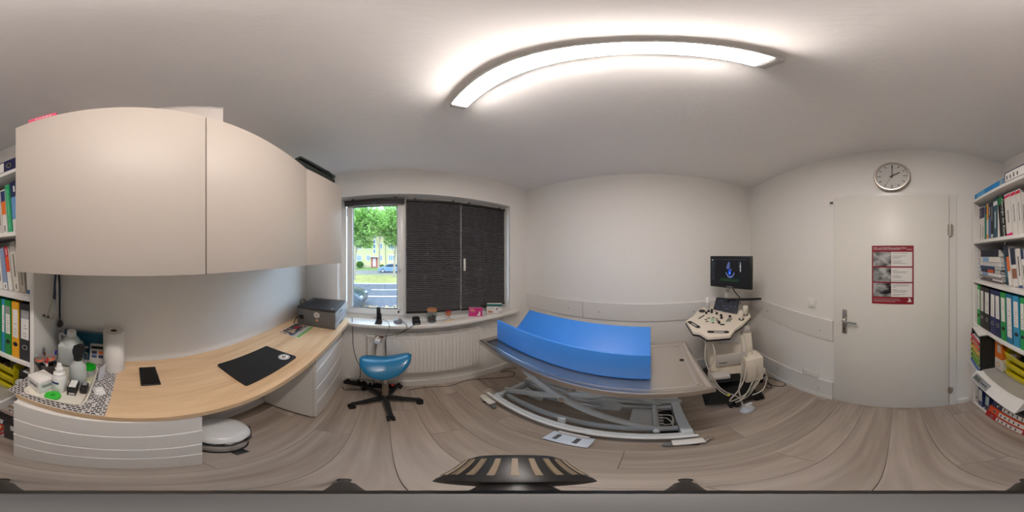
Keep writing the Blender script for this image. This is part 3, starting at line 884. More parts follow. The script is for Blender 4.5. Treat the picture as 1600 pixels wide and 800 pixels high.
for x, y in [(-.175, .045), (-.125, .055), (-.15, .075), (-.118, .09), (-.085, .025), (-.055, -.015), (-.06, -.055), (-.095, -.125), (.015, -.045)]:
    q = MB(); q.cyl((x, y, .0225), (x, y, .038), .0115, .0095, n=12, M=PT); q.build('rotary_knob', M_black, cp)
for i in range(4):
    for j in range(2): onp('key', cap((-.045 + j * .022 + i * .012, -.125 + i * .017), (-.033 + j * .022 + i * .012, -.125 + i * .017), .004), .003, M_dark if i else flat((190, 215, 195)))
for i in range(6): onp('key', cap((-.15 + i * .028, .10 - i * .016 + .012), (-.142 + i * .028, .096 - i * .016 + .012), .0035), .002, flat((170, 160, 150)))
onp('lower_key', cap((-.085, -.15), (-.065, -.155), .008), .003, M_dark)
# touch screen, standing at the back of the panel
TM = TR(-.0125, .045, 1.006) @ RZ(-29.7) @ RX(-42)
m = MB(); m.rbox(-.115, .115, -.0, .022, .0, .165, .005, M=TM); ts = m.build('touch_screen', M_black, us)
m = MB(); m.box(-.106, .106, -.0012, -.0002, .010, .152, M=TM); sc = m.build('touch_display', emit('touch_glow', c(24, 28, 42), .35), ts)
m = MB(); random.seed(2)
for i in range(9):
    for j in range(5):
        if random.random() < .45: m.box(-.095 + i * .022, -.095 + i * .022 + .006 + .008 * random.random(), -.0018, -.0013, .02 + j * .026, .024 + j * .026, M=TM)
m.build('display_icons', emit('icon_glow', c(120, 140, 190), .5), ts)
# rear arm, bar and monitor
m = MB(); m.tube([(.04, .16, .86), (.045, .17, 1.05), (.05, .16, 1.20), (.05, .11, 1.34)], .026, 12); m.build('monitor_arm', M_usg, us)
m = MB(); m.tube([(.12, .0, 1.10), (.14, .05, 1.14), (.10, .10, 1.2), (.07, .10, 1.27)], .005, 8); m.build('monitor_cable', M_black, us)
m = MB(); m.rbox(-.06, .30, .085, .115, 1.112, 1.134, .006, M=TR(0, 0, 0) @ RY(4)); m.build('rear_bar', M_black, us)
MM = TR(.046, .057, 1.245) @ RZ(-42.6)
m = MB(); m.rbox(-.213, .213, -.012, .02, 0, .295, .006, M=MM); m.rbox(-.12, .12, .0205, .045, .05, .23, .01, M=MM); mon = m.build('monitor', M_black, us)
m = MB(); m.box(-.198, .198, -.0135, -.0122, .028, .282, M=MM); scr = m.build('screen', emit('screen_dark', c(14, 15, 24), .35), mon)
def scn(name, quads, mt):
    q = MB()
    for x0, x1, z0, z1 in quads: q.box(x0, x1, -.0144, -.0136, z0, z1, M=MM)
    q.build(name, mt, mon)
random.seed(8)
scn('screen_text', [(-.19, -.19 + .02 + .014 * random.random(), .07 + i * .0195, .074 + i * .0195) for i in range(9)] + [(-.195, .19, .262, .2635)] + [(.09 + .01 * (i % 2), .10 + .012 * random.random() + .01 * (i % 2), .18 + i * .009, .1835 + i * .009) for i in range(8)], emit('screen_text', c(110, 118, 135), .5))
scn('screen_mark', [(-.188, -.176, .252, .262), (.105, .110, .155, .235), (.098, .112, .20, .206), (.100, .112, .165, .169)], emit('screen_white', c(225, 228, 235), .6))
scn('screen_trace', [(-.09 + i * .0125, -.0885 + i * .0125, .070 + .004 * math.sin(i), .092) for i in range(15)] + [(-.11, .09, .069, .071)], emit('screen_green', c(40, 120, 60), .6))
scn('screen_frame', [(-.19, -.152, .213, .2145), (-.19, -.152, .240, .2415), (-.19, -.1885, .213, .2415), (-.1535, -.152, .213, .2415)], emit('screen_green2', c(40, 95, 70), .5))
# scan picture: bright arc below a soft column
q = MB(); vs = []; fs = []
for i in range(21):
    a = RAD(-42 + 84 * i / 20); th = .006 * (1 + .5 * math.sin(i * 1.7))
    for r in (.150 - th, .150 + th): vs.append((.005 + r * .42 * math.sin(a) * 1.0, -.0142, .265 - r * math.cos(a) * 1.08 - .0))
for i in range(20): fs.append((2 * i, 2 * i + 1, 2 * i + 3, 2 * i + 2))
q.add(vs, fs, M=MM); q.build('scan_arc', emit('scan_arc', c(110, 130, 190), .7), mon)
q = MB()
for x, z, rx, rz in ((-.012, .205, .015, .026), (-.006, .228, .009, .016), (-.022, .19, .012, .014), (.012, .17, .008, .01)): q.ball((x, -.0136, z), (rx, .0008, rz), 12, M=MM)
q.build('scan_echo', emit('scan_echo', c(84, 98, 150), .7), mon)
q = MB(); q.ball((.0, -.0138, .15), (.017, .0008, .032), 12, M=MM); q.build('scan_flow', emit('scan_flow', c(20, 50, 170), .8), mon)
q = MB(); q.ball((.002, -.0146, .142), (.007, .0008, .013), 12, M=MM); q.build('scan_flow', emit('scan_flow2', c(60, 150, 235), .9), mon)
q = MB(); q.box(-.03, .03, -.0132, -.0122, .010, .017, M=MM); q.build('monitor_lettering', flat((150, 150, 150)), mon)
# body
m = MB(); m.add([(-.17, -.22, .50), (.17, -.22, .46), (.17, .20, .46), (-.17, .20, .50), (-.19, -.14, .86), (.17, -.14, .86), (.17, .22, .90), (-.17, .22, .90)],
               [(0, 3, 2, 1), (4, 5, 6, 7), (0, 1, 5, 4), (1, 2, 6, 5), (2, 3, 7, 6), (3, 0, 4, 7)]); m.build('body', M_us, us)
m = MB(); m.rbox(-.10, .06, -.185, -.150, .80, .94, .012); m.build('panel_neck', M_usg, us)
m = MB(); m.rbox(.06, .205, -.30, -.16, .40, .68, .012); pb = m.build('probe_port_box', M_us, us)
for i in range(3):
    m = MB(); m.rbox(.2055, .2075, -.285 + i * .042, -.272 + i * .042, .50, .60, .003); m.build('port_slot', M_black, pb)
    m = MB(); m.rbox(.2080, .222, -.29 + i * .042, -.267 + i * .042, .47, .53, .004); m.build('probe_plug', M_us, pb)
m = MB(); m.rbox(-.20, -.05, -.30, -.222, .50, .535, .006); m.build('shelf_lip', M_usg, us)
m = MB(); m.rbox(-.14, .10, -.226, -.2205, .60, .72, .004); m.build('front_cover', M_usg, us)
m = MB(); m.rbox(-.115, -.055, -.2285, -.2262, .628, .636, .001); m.build('body_lettering', M_dark, us)
m = MB(); m.rbox(.0, .16, -.14, .02, .862, .93, .01); m.build('side_tray', M_usg, us)
m = MB(); m.add([(-.22, -.26, .08), (.20, -.26, .08), (.24, .28, .08), (-.24, .28, .08), (-.12, -.16, .24), (.14, -.16, .24), (.14, .2, .30), (-.12, .2, .30)],
               [(0, 3, 2, 1), (4, 5, 6, 7), (0, 1, 5, 4), (1, 2, 6, 5), (2, 3, 7, 6), (3, 0, 4, 7)]); m.build('wheel_base', M_black, us)
m = MB(); m.rbox(-.12, .13, -.14, .18, .28, .50, .02); m.build('pedestal', M_dark, us)
for x, y in ((-.02, -.25), (.20, -.21), (-.19, .25), (.21, .25)):
    m = MB(); a = RAD(20)
    for s in (-1, 1): m.cyl((x + s * .010, y, .05), (x + s * .032, y, .05), .05, n=22)
    m.cyl((x - .011, y, .05), (x + .011, y, .05), .02); m.cyl((x, y, .05), (x, y, .12), .012); m.build('castor', M_rubber, us)
for x, y, z, r in ((.161, -.030, .96, .016), (.098, -.100, .95, .013)):
    pz = .93 + PS * (y + .3) + .022
    m = MB(); m.lathe([(0, -.05), (r * .8, -.05), (r * .8, .0), (r, .03), (r * 1.45, .05), (r * 1.5, .075), (r * 1.1, .085), (0, .085)], 16, o=(x, y, pz)); m.build('probe', mat('probe_cream', c(226, 220, 206), .35), us)
M_cable = mat('probe_cable', c(200, 194, 182), .5)
for pts in ([(.161, -.03, .92), (.165, -.06, .80), (.13, -.31, .60), (.09, -.33, .40), (.02, -.34, .22), (-.02, -.32, .16), (.06, -.31, .20), (.13, -.31, .34), (.23, -.27, .48)],
            [(.098, -.10, .91), (.10, -.20, .75), (.05, -.32, .55), (.0, -.33, .36), (-.06, -.34, .25), (-.05, -.33, .20), (.05, -.32, .26), (.12, -.31, .36), (.235, -.23, .48)],
            [(-.21, -.25, .90), (-.22, -.27, .72), (-.16, -.32, .50), (-.10, -.32, .36), (.0, -.33, .24), (.03, -.34, .10), (.06, -.36, .075), (.10, -.38, .07)],
            [(-.19, -.24, .92), (-.16, -.31, .80), (-.20, -.30, .60), (-.14, -.32, .40), (-.08, -.33, .30)],
            [(.235, -.19, .48), (.27, -.22, .36), (.20, -.30, .26), (.10, -.33, .24)],
            [(.02, -.31, .93), (.03, -.31, .75), (.02, -.32, .50), (.0, -.33, .35), (.02, -.33, .20)]):
    m = MB(); m.tube(pts, .0055, 8, 6); m.build('probe_cable', M_cable, us)
m = MB(); m.ball((-.075, -.34, .315), (.012, .012, .012), 10); m.build('cable_clip', flat((230, 215, 60)), us)
# disinfectant bottle in the panel cup
t = thing('wipe_bottle', 'small white bottle standing on the ultrasound panel', 'bottle', tuple(us.matrix_basis @ Vector((-.155, .115, .93 + .3 * PS + .0225 + .115 * PS + .004))))
m = MB(); m.lathe([(0, 0), (.019, 0), (.020, .004), (.020, .085), (.016, .09), (0, .09)], 20); m.build('bottle_body', M_paper, t)
m = MB(); m.lathe([(0, .0905), (.017, .0905), (.017, .115), (.015, .117), (0, .117)], 20); m.build('cap', flat((240, 240, 238)), t)
m = MB()
for i in range(4): m.lathe([(.0202, .02 + i * .014), (.0206, .02 + i * .014), (.0206, .026 + i * .014), (.0202, .026 + i * .014)], 20)
m.build('label_print', flat((120, 120, 124)), t)
# foot switch in front of the machine
fsw = thing('foot_switch', 'pale foot switch on the floor before the ultrasound machine', 'foot switch', tuple(us.matrix_basis @ Vector((.06, -.33, 0))), RAD(20))
m = MB(); m.lathe([(0, 0), (.062, 0), (.066, .008), (.055, .026), (.03, .034), (0, .036)], 24, M=Matrix.Diagonal((1.0, .7, 1, 1))); m.build('pedal_body', flat((206, 214, 224), .35), fsw)
m = MB(); m.rbox(-.02, .07, .02, .05, .02, .05, .006, M=RZ(-20)); m.build('pedal_clip', flat((228, 228, 226), .4), fsw)
# ------------------------------------------------------------------ bookshelf
SX0, SX1, SY0, SY1 = .362, 1.098, -.834, -.555
sh = thing('bookshelf', 'tall white open bookshelf between desk and door', 'bookshelf', (.73, -.69, 0))
def rel(x0, x1, y0, y1, z0, z1, r=.0015):
    q = MB(); q.rbox(x0 - .73, x1 - .73, y0 + .69, y1 + .69, z0, z1, r, 1); return q
rel(SX0, SX0 + .02, SY0, SY1, 0, 1.95).build('side_panel', M_white, sh)
rel(SX1 - .02, SX1, SY0, SY1, 0, 1.95).build('side_panel', M_white, sh)
rel(SX0, SX1, SY0, SY1, 1.9505, 1.972).build('top_board', M_white, sh)
rel(SX0 + .0205, SX1 - .0205, SY0, SY0 + .006, .03, 1.95).build('back_panel', M_white, sh)
for z in (1.65, 1.365, 1.01, .60, .03):
    rel(SX0 + .0205, SX1 - .0205, SY0 + .0065, SY1 + .001, z - .02, z).build('shelf_board', M_white, sh)
g = MB()
for y in (-.78, -.60):
    for z in [i * .032 + 1.42 for i in range(6)]:
        g.cyl((SX1 - .0206 - .73, y + .69, z), (SX1 - .0215 - .73, y + .69, z), .0028, n=8)
g.build('peg_hole', M_dark, sh)

BOOKN = 0
def book(label, xr, w, zb, h, cols, yf=-.605, dep=.19, lean=0.0, lines=None, title=None, tcol=None, name='book', group=None):
    """spine towards +y, root at the lower corner with the larger x; cols: list of (f0, f1, rgb), the first is the cover colour"""
    t = thing(name, label, 'book', (xr, yf, zb + .0008), 0, group, ry=RAD(lean))
    base = flat(cols[0][2], .45)
    m = MB(); m.box(-w, 0, -.0025, 0, 0, h); m.box(-w, -w + .0022, -dep, -.0025, 0, h); m.box(-.0022, 0, -dep, -.0025, 0, h); m.build('cover', base, t)
    m = MB(); m.box(-w + .0024, -.0024, -dep + .004, -.0027, .003, h - .003); m.build('pages', M_paper, t)
    for f0, f1, rgb in cols[1:]:
        m = MB(); m.box(-w + .0002, -.0002, .0001, .0006, h * f0, h * f1); m.build('spine_band', flat(rgb, .45), t)
    if lines:
        m = MB()
        for f0, f1 in lines: m.box(-w * .62, -w * .38, .0007, .0010, h * f0, h * f1)
        m.build('spine_print', flat(tcol or (70, 70, 74), .6), t)
    if title:
        text('lettering', title, w * .62, flat(tcol or (240, 240, 235), .5), t, TR(-w * .70, .0009, h * .93) @ RY(0) @ RZ(180) @ RX(90) @ RZ(-90), .0002)
    return t
G1 = 'books on the upper bookshelf board'
book('white tall book with navy label, rightmost on the upper board', 1.072, .030, 1.65, .262, [(0, 1, (226, 222, 214)), (.66, .98, (30, 32, 62))], lines=[(.08, .5), (.72, .92)], tcol=(150, 146, 150), group=G1)
book('second white book with navy top beside the rightmost one', 1.040, .036, 1.65, .262, [(0, 1, (222, 218, 210)), (.66, .98, (36, 34, 70))], lines=[(.1, .4)], tcol=(150, 146, 150), group=G1)
book('thin emerald green book on the upper board', 1.000, .024, 1.65, .256, [(0, 1, (20, 126, 100)), (.75, .96, (44, 40, 90))], group=G1)
book('thin orange and white book on the upper board', .973, .020, 1.65, .266, [(0, 1, (222, 216, 206)), (.55, .98, (228, 150, 50)), (0, .15, (228, 150, 50))], group=G1)
book('slate blue book with black upper spine', .950, .030, 1.65, .262, [(0, 1, (82, 106, 146)), (.62, .99, (28, 28, 30))], lines=[(.66, .9)], tcol=(200, 200, 190), group=G1)
book('slim black book beside the slate blue one', .917, .024, 1.65, .256, [(0, 1, (30, 32, 40)), (.05, .14, (205, 205, 205))], lines=[(.5, .9)], tcol=(180, 180, 180), group=G1)
book('tall dark teal book with small white mark', .890, .046, 1.65, .285, [(0, 1, (46, 84, 98)), (.80, .90, (225, 228, 228))], lines=[(.25, .65)], tcol=(190, 205, 208), group=G1)
book('thin white book beside the dark teal one', .840, .018, 1.65, .24, [(0, 1, (224, 220, 214)), (0, .04, (190, 40, 50))], group=G1)
book('black surgery book with green top and white title, leaning', .812, .050, 1.65, .272, [(0, 1, (24, 30, 28)), (.80, 1, (16, 112, 62))], lean=6.5, title='Chirurgie der Kleintiere', tcol=(232, 236, 230), group=G1)
book('thick white journal volume with magenta foot, leaning on black book', .748, .054, 1.65, .275, [(0, 1, (224, 220, 214)), (0, .07, (214, 20, 110)), (.90, .96, (214, 30, 90))], lean=6.0, lines=[(.3, .6)], tcol=(160, 156, 156), group=G1)
book('second white journal volume with a red mark at the top', .690, .040, 1.65, .275, [(0, 1, (222, 218, 212)), (.90, .97, (205, 30, 70))], lean=5.5, lines=[(.3, .7)], tcol=(160, 156, 156), group=G1)
book('third white journal volume with a red mark at the top', .646, .034, 1.65, .275, [(0, 1, (220, 216, 210)), (.90, .97, (205, 30, 70))], lean=5.5, lines=[(.3, .7)], tcol=(160, 156, 156), group=G1)
book('grey white paperback with a red foot near the wall cabinet', .608, .022, 1.65, .245, [(0, 1, (206, 202, 198)), (0, .03, (205, 30, 90))], lean=5, lines=[(.2, .7)], tcol=(120, 118, 120), group=G1)
book('white paperback with navy and orange upper spine', .580, .028, 1.65, .250, [(0, 1, (226, 222, 216)), (.72, .97, (34, 52, 108)), (.42, .72, (232, 120, 44))], lean=5, lines=[(.05, .18)], tcol=(80, 76, 76), group=G1)
book('bright green paperback leaning near the wall cabinet', .545, .026, 1.65, .272, [(0, 1, (52, 168, 116))], lean=5.5, lines=[(.1, .9)], tcol=(110, 200, 150), group=G1)
book('navy and light blue book half hidden by the wall cabinet', .512, .046, 1.65, .278, [(0, 1, (36, 46, 88)), (.25, .68, (110, 160, 214)), (0, .25, (224, 222, 218))], lean=5, lines=[(.78, .9)], tcol=(220, 224, 230), group=G1)
# third board: a lying pile
G2 = 'books piled flat on the middle bookshelf board'
def lying(label, x0, x1, z0, th, cols, yf=-.60, dep=.20, rz=0.0, name='book', group=G2):
    t = thing(name, label, 'book', ((x0 + x1) / 2, yf, z0), RAD(rz), group)
    L = (x1 - x0) / 2
    m = MB(); m.box(-L, L, -.0022, 0, 0, th); m.box(-L, L, -dep, -.0022, 0, .002); m.box(-L, L, -dep, -.0022, th - .002, th); m.build('cover', flat(cols[0][2], .5), t)
    m = MB(); m.box(-L + .003, L - .003, -dep + .003, -.0024, .0022, th - .0022); m.build('pages', M_paper, t)
    for f0, f1, rgb in cols[1:]:
        m = MB(); m.box(L - 2 * L * f1, L - 2 * L * f0, .0001, .0006, th * .08, th * .92); m.build('spine_band', flat(rgb, .5), t)
    return t
z = 1.3655
pile = [('bottom brown-grey magazine of the lying pile', .012, [(0, 1, (92, 82, 80))], .80, 1.055), ('white and black striped journal low in the lying pile', .012, [(0, 1, (222, 220, 216)), (.1, .6, (60, 60, 64))], .785, 1.05),
        ('grey journal under the blue one in the lying pile', .014, [(0, 1, (140, 132, 132))], .79, 1.052), ('white and light blue paperback low in the lying pile', .020, [(0, 1, (222, 220, 218)), (.08, .4, (128, 158, 204))], .80, 1.045),
        ('navy book with an orange label in the lying pile', .024, [(0, 1, (46, 46, 66)), (.35, .65, (206, 88, 48)), (.72, .98, (190, 188, 184))], .80, 1.03), ('dark blue thin book in the middle of the lying pile', .020, [(0, 1, (38, 66, 100)), (.72, 1, (190, 190, 188))], .79, 1.05),
        ('wide white book in the upper half of the lying pile', .028, [(0, 1, (224, 222, 218)), (.1, .9, (206, 204, 202))], .80, 1.056), ('cream and light blue book second from the top of the lying pile', .034, [(0, 1, (226, 222, 212)), (.12, .45, (124, 170, 214))], .805, 1.045),
        ('thick navy book on top of the lying pile', .048, [(0, 1, (26, 30, 46)), (.0, .02, (206, 84, 44))], .825, 1.045)]
random.seed(11)
for lab, th, cols, a, b in pile:
    lying(lab, a, b, z, th, cols, yf=-.60 + random.uniform(-.006, .006)); z += th + .0006
lying('bright blue folder under the lying pile edge', 1.0575, 1.0765, 1.3655, .17, [(0, 1, (30, 84, 170))], yf=-.62, dep=.18, group=None)
G3 = 'books leaning on the middle bookshelf board'
book('dark teal ring binder leaning on the lying pile', .758, .022, 1.365, .235, [(0, 1, (34, 70, 84)), (.2, .6, (60, 110, 130))], lean=7, dep=.17, group=G3).location.x = .754
book('navy and orange book leaning beside the lying pile', .728, .026, 1.365, .235, [(0, 1, (228, 224, 218)), (.72, 1, (32, 36, 66)), (.36, .72, (226, 110, 50))], lean=9, group=G3)
book('white brochure box with an animal picture, leaning', .690, .040, 1.365, .225, [(0, 1, (224, 220, 216)), (.55, .98, (40, 48, 74)), (.2, .45, (150, 104, 84))], lean=8, group=G3)
book('plain white journal in the middle of the leaning row', .642, .030, 1.365, .215, [(0, 1, (222, 218, 212)), (0, .06, (58, 84, 130))], lean=8, lines=[(.3, .8)], group=G3)
book('white journal with navy top and grey print', .604, .020, 1.365, .21, [(0, 1, (224, 222, 216)), (.75, 1, (40, 58, 96))], lean=8, lines=[(.2, .6)], group=G3)
book('grey blue paperback with white foot, leaning', .576, .026, 1.365, .215, [(0, 1, (140, 158, 190)), (0, .17, (228, 226, 222))], lean=9, lines=[(.04, .12)], group=G3)
book('white paperback with red and orange upper spine, leaning', .542, .024, 1.365, .225, [(0, 1, (226, 222, 216)), (.76, 1, (186, 36, 48)), (.42, .76, (226, 84, 40))], lean=9, lines=[(.8, .94)], tcol=(230, 200, 200), group=G3)
book('tall cream book with grey top, leaning', .506, .032, 1.365, .245, [(0, 1, (218, 212, 200)), (.8, 1, (176, 172, 164))], lean=8, lines=[(.05, .15), (.3, .75)], tcol=(120, 112, 104), group=G3)
book('grey book in the leaning row, second from the shelf side', .464, .024, 1.365, .235, [(0, 1, (168, 162, 148))], lean=6, lines=[(.15, .8)], tcol=(100, 96, 88), group=G3)
book('white book with blue foot at the shelf side', .430, .026, 1.365, .225, [(0, 1, (224, 220, 212)), (0, .08, (70, 100, 150))], lean=3, group=G3)

# lever arch files
def binder(label, xr, w, zb, rgb, lean=0.0, h=.315, dep=.235, yf=-.57, lab=(228, 226, 222), labspan=(.42, .90), hole=True, toplab=None, name='ring_binder', group='lever arch files on the lower bookshelf board', ring=(60, 60, 62)):
    t = thing(name, label, 'binder', (xr, yf, zb + .0008), 0, group, ry=RAD(lean))
    cm = flat(rgb, .4)
    m = MB(); m.box(-w, 0, -.003, 0, 0, h); m.box(-w, -w + .0025, -dep, -.003, 0, h); m.box(-.0025, 0, -dep, -.003, 0, h); m.build('cover', cm, t)
    m = MB(); m.box(-w + .006, -.004, -dep + .02, -.01, .004, h - .02); m.build('pages', M_paper, t)
    m = MB(); m.box(-w * .86, -w * .14, .0001, .0007, h * labspan[0], h * labspan[1]); lb = m.build('spine_label', flat(lab, .7), t)
    if toplab:
        m = MB(); m.box(-w * .86, -w * .14, .0008, .0011, h * (labspan[1] - .13), h * labspan[1]); m.build('label_head', flat(toplab, .7), lb)
    m = MB(); random.seed(int(xr * 1000))
    for k in range(6):
        zz = h * (labspan[0] + .05 + (labspan[1] - labspan[0] - .2) * k / 6)
        if random.random() < .8: m.box(-w * (.5 + .22 * random.random()), -w * (.3 + .1 * random.random()), .0008, .0010, zz, zz + .003)
    if m.v: m.build('label_print', flat((130, 126, 128), .8), lb)
    if hole:
        m = MB(); m.ring((-w / 2, .0006, h * .27), min(.012, w * .3), .0016, 'y', 20, 6); rg = m.build('finger_ring', flat(ring, .3, metal=.6), t)
        m = MB(); m.cyl((-w / 2, .0001, h * .27), (-w / 2, .0008, h * .27), min(.011, w * .28), n=18); m.build('finger_hole', M_black, rg)
    return t
binder('thin white file beside the door wall', 1.076, .026, 1.01, (218, 216, 210), hole=False)
binder('slim bright green file, rightmost green one', 1.046, .040, 1.01, (40, 160, 70))
binder('first black lever arch file with white label', 1.002, .050, 1.01, (32, 31, 33), ring=(170, 170, 170))
binder('wide black lever arch file beside the first black one', .948, .066, 1.01, (28, 27, 29), ring=(170, 170, 170))
binder('navy lever arch file beside the black files', .874, .055, 1.01, (34, 40, 92), ring=(160, 160, 170))
binder('second navy lever arch file with a long label', .816, .052, 1.01, (30, 36, 84), ring=(160, 160, 170), lean=1.5)
binder('green lever arch file beside the navy files', .757, .048, 1.01, (34, 150, 70), lean=2)
binder('teal lever arch file with white upper half', .704, .052, 1.01, (24, 112, 150), lean=2, labspan=(.14, .93), hole=False)
binder('turquoise lever arch file leaning beside the teal one', .646, .046, 1.01, (44, 148, 190), lean=2)
binder('green lever arch file beside the turquoise one', .594, .030, 1.01, (36, 158, 84), lean=1)
binder('second turquoise lever arch file, thin', .558, .020, 1.01, (40, 140, 178), hole=False)
binder('green lever arch file beside the yellow one', .534, .038, 1.01, (26, 140, 56), toplab=(150, 154, 150), lean=.8)
binder('yellow lever arch file on the lower board', .4915, .042, 1.01, (236, 170, 30), labspan=(.40, .88), lean=.4)
binder('charcoal lever arch file at the end of the row, beside the desk', .447, .058, 1.01, (44, 45, 50), toplab=(160, 160, 160), ring=(190, 190, 190))

# on top of the shelf
TB = 1.9728
lying('bright blue flat book on top of the bookshelf', .726, 1.07, TB, .040, [(0, 1, (36, 140, 206)), (.9, .98, (150, 170, 180)), (.1, .4, (90, 176, 226))], yf=-.561, dep=.2, group=None)
t = thing('paper_stack', 'white papers lying on the blue book above the shelf', 'paper', (.90, -.665, TB + .0406), RAD(4))
m = MB()
for k in range(5): m.box(-.12, .11, -.09, .078 - k * .002, k * .0045, k * .0045 + .004, M=RZ(k * .8))
m.build('sheets', M_paper, t)
def flatbinder(label, x0, x1, z0, rgb, yf, dep=.25, th=.072, lab=True, holeleft=False):
    t = thing('ring_binder', label, 'binder', ((x0 + x1) / 2, yf, z0), 0, 'lever arch files lying on the bookshelf')
    L = (x1 - x0) / 2; cm = flat(rgb, .4)
    m = MB(); m.box(-L, L, -.003, 0, 0, th); m.box(-L, L, -dep, -.003, 0, .0025); m.box(-L, L, -dep, -.003, th - .0025, th); m.build('cover', cm, t)
    m = MB(); m.box(-L + .01, L - .006, -dep + .02, -.01, .004, th - .006); m.build('pages', M_paper, t)
    a, b = (-L * .12, L * .95) if not holeleft else (L * .1, L * .98)
    m = MB(); m.box(a, b, .0001, .0007, th * .10, th * .9); lb = m.build('spine_label', M_paper, t)
    m = MB(); random.seed(4)
    for k in range(4): m.box(b - .02 - k * .028, b - .012 - k * .028, .0008, .0011, th * .25, th * (.55 + .25 * random.random()))
    m.build('label_print', M_ink, lb)
    m = MB(); m.ring((-L * .32, .0006, th / 2), .013, .002, 'y', 20, 6); rg = m.build('finger_ring', M_chrome, t)
    m = MB(); m.cyl((-L * .32, .0001, th / 2), (-L * .32, .0008, th / 2), .0115); m.build('finger_hole', M_black, rg)
    return t
flatbinder('navy lever arch file lying on top of the bookshelf', .395, .717, TB, (34, 38, 78), -.562)

# letter trays, scale and stacked things on the lower boards
Z0 = .6005
t = thing('letter_organizer', 'black desk organizer with coloured paper trays by the door', 'organizer', (.982, -.53, Z0 + .045), RAD(-10))
m = MB(); 
m.box(-.098, -.092, -.22, .01, 0, .33); m.box(.080, .086, -.20, .01, 0, .33); m.box(-.098, .086, -.22, .01, .324, .33); m.box(-.098, .086, -.22, .01, 0, .006); m.box(-.098, .086, -.224, -.22, 0, .33)
m.build('case', M_black, t)
for k, rgb in enumerate(((60, 110, 190), (110, 175, 50), (150, 190, 50), (236, 190, 40), (232, 110, 40), (196, 30, 60))):
    zz = .022 + k * .050
    q = MB(); q.box(-.09, .078, -.2, .018, zz, zz + .008); q.box(-.09, .078, .016, .020, zz, zz + .022); q.build('paper_tray', flat(rgb, .45), t)
q = MB()
for k in range(6): q.box(-.085, .07, -.19, .008, .031 + k * .05, .036 + k * .05)
q.build('paper_sheet', M_paper, t)
t = thing('magazine_stack', 'white magazines lying under the black desk organizer', 'magazines', (.985, -.54, Z0), RAD(-6))
m = MB()
for k in range(6): m.box(-.085, .085, -.2, .035, k * .0072, k * .0072 + .006, M=RZ(random.uniform(-1.5, 1.5)))
m.build('magazine', flat((214, 212, 210), .5), t)
t = thing('paper_stack', 'loose white papers on top of the black desk organizer', 'paper', (.985, -.60, Z0 + .377))
m = MB()
for k in range(3): m.box(-.09, .08, -.1, .075, k * .004, k * .004 + .0035, M=RZ(-12 + k * 2))
m.build('sheets', M_paper, t)
t = thing('carton', 'orange and white carton beside the black desk organizer', 'box', (.826, -.60, Z0 + .086))
m = MB(); m.rbox(-.038, .038, -.19, 0, .11, .285, .001, 1); m.build('orange_front', flat((222, 118, 36)), t)
m = MB(); m.rbox(-.038, .038, -.19, 0, 0, .1095, .001, 1); m.build('white_base', flat((224, 220, 210)), t)
m = MB(); m.box(-.038, .038, .0002, .0008, .25, .275); m.box(-.025, .01, .0002, .0008, .17, .24); m.build('print_patch', flat((200, 190, 180)), t)
m = MB(); m.ring((0, .0008, .055), .018, .002, 'y', 20, 6); m.build('printed_ring', flat((190, 140, 70)), t)

sc_ = thing('baby_scale', 'white pet scale with grey tray and display on the shelf', 'scale', (.69, -.58, Z0), RAD(-3))
bm = bmesh.new()
rows = [(-.215, .078), (-.17, .066), (-.07, .056), (.07, .056), (.17, .066), (.215, .078)]
m = MB(); vs = []; fs = []
for x, z in rows:
    vs += [(x, -.15, .0), (x, -.15, z + .02), (x, -.13, z), (x, .075, z), (x, .095, z - .006), (x, .14, .0)]
for i in range(len(rows) - 1):
    for k in range(5): fs.append((i * 6 + k, i * 6 + k + 1, i * 6 + 7 + k, i * 6 + 6 + k))
    fs.append((i * 6 + 5, i * 6, i * 6 + 6, i * 6 + 11))
fs += [tuple(range(6))[::-1], tuple(range(30, 36))]
m.add(vs, fs, True); m.build('scale_body', mat('scale_white', c(228, 228, 226), .3), sc_)
m = MB(); vs = []; fs = []
for x, z in rows: vs += [(x * .93, -.12, z + .001), (x * .93, .07, z + .001), (x * .93, .07, z + .004), (x * .93, -.12, z + .004)]
for i in range(len(rows) - 1):
    for k in range(4): fs.append((i * 4 + k, i * 4 + (k + 1) % 4, i * 4 + 4 + (k + 1) % 4, i * 4 + 4 + k))
fs += [(0, 1, 2, 3), (20, 23, 22, 21)]
m.add(vs, fs); m.build('weighing_tray', flat((168, 166, 162), .4), sc_)
SM = TR(.115, .121, .030) @ RX(-47)
m = MB(); m.rbox(-.085, .085, -.026, .026, -.004, .005, .003, M=SM); dp = m.build('display_panel', flat((150, 152, 156), .4), sc_)
m = MB(); m.box(.0, .072, -.016, .016, .0052, .0060, M=SM); m.build('display', flat((92, 100, 96), .3), dp)
for k in range(3):
    m = MB(); m.cyl((-.018 - k * .022, 0, .005), (-.018 - k * .022, 0, .0075), .007, n=14, M=SM); m.build('button', flat((50, 56, 70)), dp)
